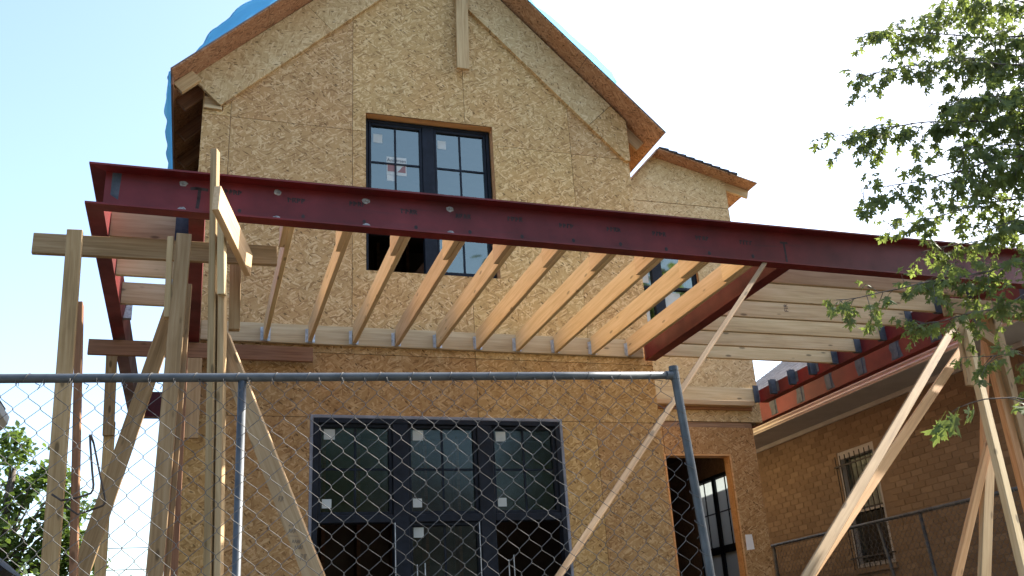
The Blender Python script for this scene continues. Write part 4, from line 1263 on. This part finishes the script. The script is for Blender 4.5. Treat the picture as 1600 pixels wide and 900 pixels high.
tree = empty('maple_tree', 'silver maple with lobed leaves hanging in from the right', 'tree')
MB().tube([(7.3, 3.9, -.05), (7.25, 3.95, 1.2), (7.15, 4.0, 2.8), (7.05, 4.1, 4.4), (7.0, 4.2, 6.2), (6.9, 4.3, 8.0)], .19, 14, r_end=.09).build('trunk', 'bark', tree, smooth=True)
BR = [
 ([(7.0, 4.2, 5.9), (6.19, 4.7, 6.03), (5.7, 4.75, 5.95), (5.38, 4.8, 5.96), (5.0, 4.85, 6.0), (4.67, 4.9, 5.92)], 1.2, .085),
 ([(7.02, 4.2, 5.2), (5.83, 4.5, 5.53), (5.28, 4.55, 5.54), (4.78, 4.6, 5.47), (4.31, 4.65, 5.31)], 1.15, .085),
 ([(7.0, 4.2, 5.8), (5.77, 4.3, 5.96), (5.47, 4.35, 6.0), (5.04, 4.4, 6.02)], 1.2, .09),
 ([(7.03, 4.15, 4.7), (5.78, 4.6, 5.09), (5.23, 4.65, 5.07), (4.75, 4.7, 5.03), (4.47, 4.75, 4.98), (4.12, 4.8, 4.9)], 1.0, .09),
 ([(7.05, 4.1, 4.4), (5.46, 4.4, 4.72), (4.89, 4.45, 4.55), (4.42, 4.5, 4.41), (4.01, 4.55, 4.34)], .9, .09),
 ([(7.05, 4.1, 4.2), (5.7, 4.7, 4.54), (5.2, 4.75, 4.45), (4.82, 4.8, 4.34), (4.43, 4.85, 4.26)], .8, .085),
 ([(7.1, 4.05, 3.6), (5.31, 4.5, 3.97), (4.9, 4.55, 3.82), (4.54, 4.6, 3.75), (4.21, 4.65, 3.68), (3.78, 4.7, 3.61)], .85, .085),
 ([(7.1, 4.05, 3.4), (5.11, 4.4, 3.66), (4.8, 4.45, 3.53), (4.52, 4.5, 3.47), (4.26, 4.55, 3.43)], .9, .08),
 ([(7.15, 4.0, 2.7), (4.57, 4.0, 2.98), (4.42, 4.05, 3.08), (4.26, 4.1, 3.06)], 1.0, .08),
 ([(7.2, 3.95, 1.9), (3.9, 3.0, 2.3), (3.40, 2.9, 2.40), (3.27, 2.95, 2.47), (3.19, 3.0, 2.50), (3.10, 3.05, 2.50)], .32, .125),
 ([(7.05, 4.1, 4.0), (5.84, 4.9, 4.37), (5.44, 4.95, 4.28), (5.07, 5.0, 4.22), (4.86, 5.05, 4.17)], .75, .085),
 ([(7.03, 4.15, 4.9), (5.48, 4.3, 5.11), (5.13, 4.35, 5.09), (4.9, 4.4, 5.07)], 1.1, .09),
 ([(7.03, 4.15, 5.1), (5.9, 4.6, 5.3), (5.5, 4.65, 5.3), (5.15, 4.7, 5.27)], 1.2, .085),
 ([(7.03, 4.15, 4.6), (5.7, 4.5, 4.85), (5.3, 4.55, 4.83), (5.0, 4.6, 4.78)], 1.2, .085),
 ([(7.0, 4.2, 6.1), (6.35, 4.75, 6.35), (6.0, 4.8, 6.3), (5.6, 4.85, 6.25), (5.3, 4.9, 6.2)], 1.2, .085),
 ([(7.0, 4.2, 5.6), (6.2, 4.65, 5.8), (5.85, 4.7, 5.76), (5.5, 4.72, 5.72)], 1.1, .085),
 ([(7.03, 4.15, 5.0), (6.1, 4.75, 5.45), (5.7, 4.8, 5.45), (5.45, 4.85, 5.42)], 1.2, .085),
 ([(7.03, 4.15, 4.5), (5.85, 4.6, 4.7), (5.5, 4.65, 4.66), (5.2, 4.7, 4.6)], 1.2, .085),
 ([(7.03, 4.15, 4.3), (5.6, 4.45, 4.3), (5.3, 4.5, 4.25), (5.05, 4.55, 4.15)], 1.1, .085),
]
leaves = []
def grow(pts, dens, lsize, rng, twig_len=(.10, .36)):
    pts = [Vector(p_) for p_ in pts]
    # resample with a little wander
    P = [pts[0]]
    for a, b in zip(pts, pts[1:]):
        n = max(2, int((b - a).length / .024))
        for k in range(1, n + 1):
            q = a + (b - a) * k / n
            P.append(q + Vector((mnoise.noise(q * 4), mnoise.noise(q * 4 + Vector((5, 0, 0))), mnoise.noise(q * 4 + Vector((0, 9, 0))))) * .018)
    MB().tube(P, .014, 6, r_end=.0025).build('branch', 'bark', tree, smooth=True)
    total = len(P)
    for i, q in enumerate(P):
        if i < 14: continue
        frac = i / total
        if i > total * .12 and rng.random() < dens * (.9 if i < total - 3 else 1.0):
            d = (P[min(i + 1, total - 1)] - P[i - 1]).normalized()
            side = Vector((rng.gauss(0, 1), rng.gauss(0, 1), rng.gauss(-.15, .75)))
            td = (d * rng.uniform(.3, 1.0) + side * .75).normalized()
            L = rng.uniform(*twig_len) * (1.15 - .55 * frac)
            n = max(2, int(L / .045))
            tp = [q]
            for k in range(n):
                td = (td + Vector((0, 0, -.10)) + Vector((rng.gauss(0, .12), rng.gauss(0, .12), rng.gauss(0, .12)))).normalized()
                tp.append(tp[-1] + td * L / n)
            tw.tube(tp, .0028, 4, r_end=.0012)
            for k, s_ in enumerate(tp[1:]):
                for sd in (-1, 1):
                    if rng.random() < .95:
                        sidev = td.cross(Vector((0, 0, 1)))
                        sidev = sidev.normalized() if sidev.length > .1 else Vector((1, 0, 0))
                        tip = (td * rng.uniform(.2, .8) + sidev * sd * rng.uniform(.3, 1.0) + Vector((0, 0, -rng.uniform(.25, 1.1))) + Vector((rng.gauss(0, .25), rng.gauss(0, .25), 0)))
                        nrm = Vector((rng.gauss(0, .55), rng.gauss(-.15, .55), rng.uniform(.2, 1)))
                        sz = lsize * rng.uniform(.55, 1.15)
                        tipn = tip.normalized()
                        leaves.append((s_ + tipn * sz * .42, tip, nrm, sz))
            leaves.append((tp[-1] + td * .03, td + Vector((0, 0, -.4)), Vector((rng.gauss(0, .4), rng.gauss(0, .4), 1)), lsize * rng.uniform(.7, 1.1)))
rng = random.Random(21)
tw = MB()
for pts, dens, ls in BR: grow(pts, min(1.0, dens * .82), ls * .80, rng)
o = tw.build('twigs', 'bark', tree, fix=False); tag(o, kind='stuff')
def leaf_px(pos):
    v = pos - Vector((0, 0, 1.6)); q = v.dot(cw)
    return 800 + 1488 * v.dot(cr) / q, 450 + 1488 * v.dot(cd) / q, q
scored = []
for i, lf in enumerate(leaves):
    px, py, q = leaf_px(lf[0])
    scored.append((lf[3] / q if (0 < px < 1600 and 0 < py < 900) else -1, i))
scored.sort(reverse=True)
own = {i for _, i in scored[:300]}
lproto = [None] * 5
restv, restf = [], []
for i, (pos, tip, nrm, sz) in enumerate(leaves):
    k = i % 5
    mm = leaf_mw(pos, tip, nrm, sz)
    if i in own:
        if lproto[k] is None:
            o = mk('leaf', LEAFS[k][0], LEAFS[k][1], 'leaf', tree, mm); lproto[k] = o
        else:
            c = lproto[k].copy(); COL.objects.link(c); c.parent = tree; c.matrix_world = mm
    else:
        n0 = len(restv)
        restv += [tuple(mm @ Vector(q)) for q in LEAFS[k][0]]; restf += [tuple(n0 + a for a in f) for f in LEAFS[k][1]]
o = mk('foliage', restv, restf, 'leaf', tree); tag(o, kind='stuff')
print('maple leaves', len(leaves))

def far_tree(name, label, base, top, crad, n, leaf, rng, centres):
    t = empty(name, label, 'tree')
    b = Vector(base)
    tp = [b, b + Vector((.1, 0, 1.5)), b + Vector((.05, .1, 3)), Vector(top)]
    mb = MB(); mb.tube(tp, .16, 8, r_end=.04)
    for c in centres:
        mb.tube([b + Vector((.05, .05, 2.2 + rng.random())), (Vector(c[:3]) + b + Vector((0, 0, 3))) / 2, Vector(c[:3])], .05, 5, r_end=.012)
    mb.build('trunk', 'bark', t, smooth=True)
    V, Fc = [], []
    tot = sum(c[3] ** 2 for c in centres)
    for c in centres:
        for _ in range(int(n * c[3] ** 2 / tot)):
            # shell-weighted clumps so that gaps stay open between them
            d = Vector((rng.gauss(0, 1), rng.gauss(0, 1), rng.gauss(0, .85))).normalized() * c[3] * (rng.random() ** .45)
            p_ = Vector(c[:3]) + d
            if mnoise.noise(p_ * 1.9) < -.12: continue
            tip = Vector((rng.gauss(0, 1), rng.gauss(0, 1), rng.gauss(-.5, .7)))
            mm = leaf_mw(p_, tip, Vector((rng.gauss(0, .6), rng.gauss(0, .6), 1)), leaf * rng.uniform(.7, 1.3))
            n0 = len(V)
            for q in ((0, 0, 0), (.38, .25, -.08), (.30, .62, -.12), (0, 1, -.2), (-.30, .62, -.12), (-.38, .25, -.08)): V.append(tuple(mm @ Vector(q)))
            Fc.append((n0, n0 + 1, n0 + 2, n0 + 3)); Fc.append((n0, n0 + 3, n0 + 4, n0 + 5))
    o = mk('crown', V, Fc, 'leaf_far', t); tag(o, kind='stuff')
    return t
rng = random.Random(5)
cs = [(-3.55, 20, 5.55, .75), (-3.0, 20.2, 4.9, .75), (-3.9, 19.8, 4.6, .95), (-2.65, 20, 4.5, .60), (-3.1, 20, 3.8, .9), (-2.45, 20.3, 3.7, .62), (-2.5, 19.9, 5.25, .45), (-3.9, 20, 3.4, .9), (-4.8, 20.3, 4.6, 1.2), (-3.35, 20, 6.1, .35), (-2.2, 20.2, 4.25, .35), (-2.5, 20, 3.0, .8), (-1.0, 21, 2.9, .75), (-2.15, 20, 4.75, .42), (-2.05, 20.1, 3.9, .60), (-2.0, 20, 3.2, .65), (-2.9, 20, 5.6, .55), (-2.4, 20.2, 4.9, .5)]
far_tree('background_tree', 'sunlit green tree behind the fence at the lower left', (-3.4, 20, .68), (-3.3, 20, 5.6), 2, 14500, .115, rng, cs)

# ---------------------------------------------------------------- the other side of the street (behind the camera, seen in the window glass; trees added to dim the front)
for hx, hw, lab, wm in ((-9.0, 9.0, 'brick house across the street facing the building site, left of the trees', 'brick'), (9.5, 10.0, 'pale sided house across the street facing the building site', 'stucco')):
    h = empty('street_house', lab, 'house')
    MB().box((hx - hw / 2, -34, 0), (hx + hw / 2, -24, 6.2)).build('wall', wm, h)
    MB().prism([(hx - hw / 2 - .5, 6.1), (hx + hw / 2 + .5, 6.1), (hx, 10.4)], -34.4, -23.5, 1).build('roof', 'shingle', h)
    for wx in (-.3, .3):
        for wz in (1.2, 4.0):
            w_ = MB().box((hx + wx * hw - .7, -24.0, wz), (hx + wx * hw + .7, -23.94, wz + 1.5)).build('window', 'white', h)
            MB().box((hx + wx * hw - .62, -23.95, wz + .08), (hx + wx * hw + .62, -23.93, wz + 1.42)).build('glass_pane', 'glass_low', w_)
    MB().box((hx - .5, -24.0, .1), (hx + .5, -23.93, 2.2)).build('door', 'wood_red', h)
rng = random.Random(9)
for tx, ty, hgt, lab in ((-17.0, -20, 12, 'added leafy street tree across the road, far left one'), (-2.5, -18.5, 14, 'added leafy street tree across the road, left one'), (4.5, -20, 13, 'added leafy street tree across the road, middle one'), (15.5, -19, 14, 'added leafy street tree across the road, right one'),  # raised in height and number to dim the lower facade
                         (-8.5, -4.6, 11, 'added leafy tree on the near verge, unseen, left behind the camera'), (11.5, -5.0, 12, 'added leafy tree on the near verge, unseen, right behind the camera')):  # verge trees added out of view to cut low light from the front
    cs = [(tx + rng.uniform(-2.9, 2.9), ty + rng.uniform(-1.6, 1.6), rng.uniform(4.0, hgt), rng.uniform(1.4, 2.1)) for _ in range(16)]
    far_tree('added_street_tree', lab, (tx, ty, 0), (tx, ty, hgt - 2), 3, 3400, .45, rng, cs)
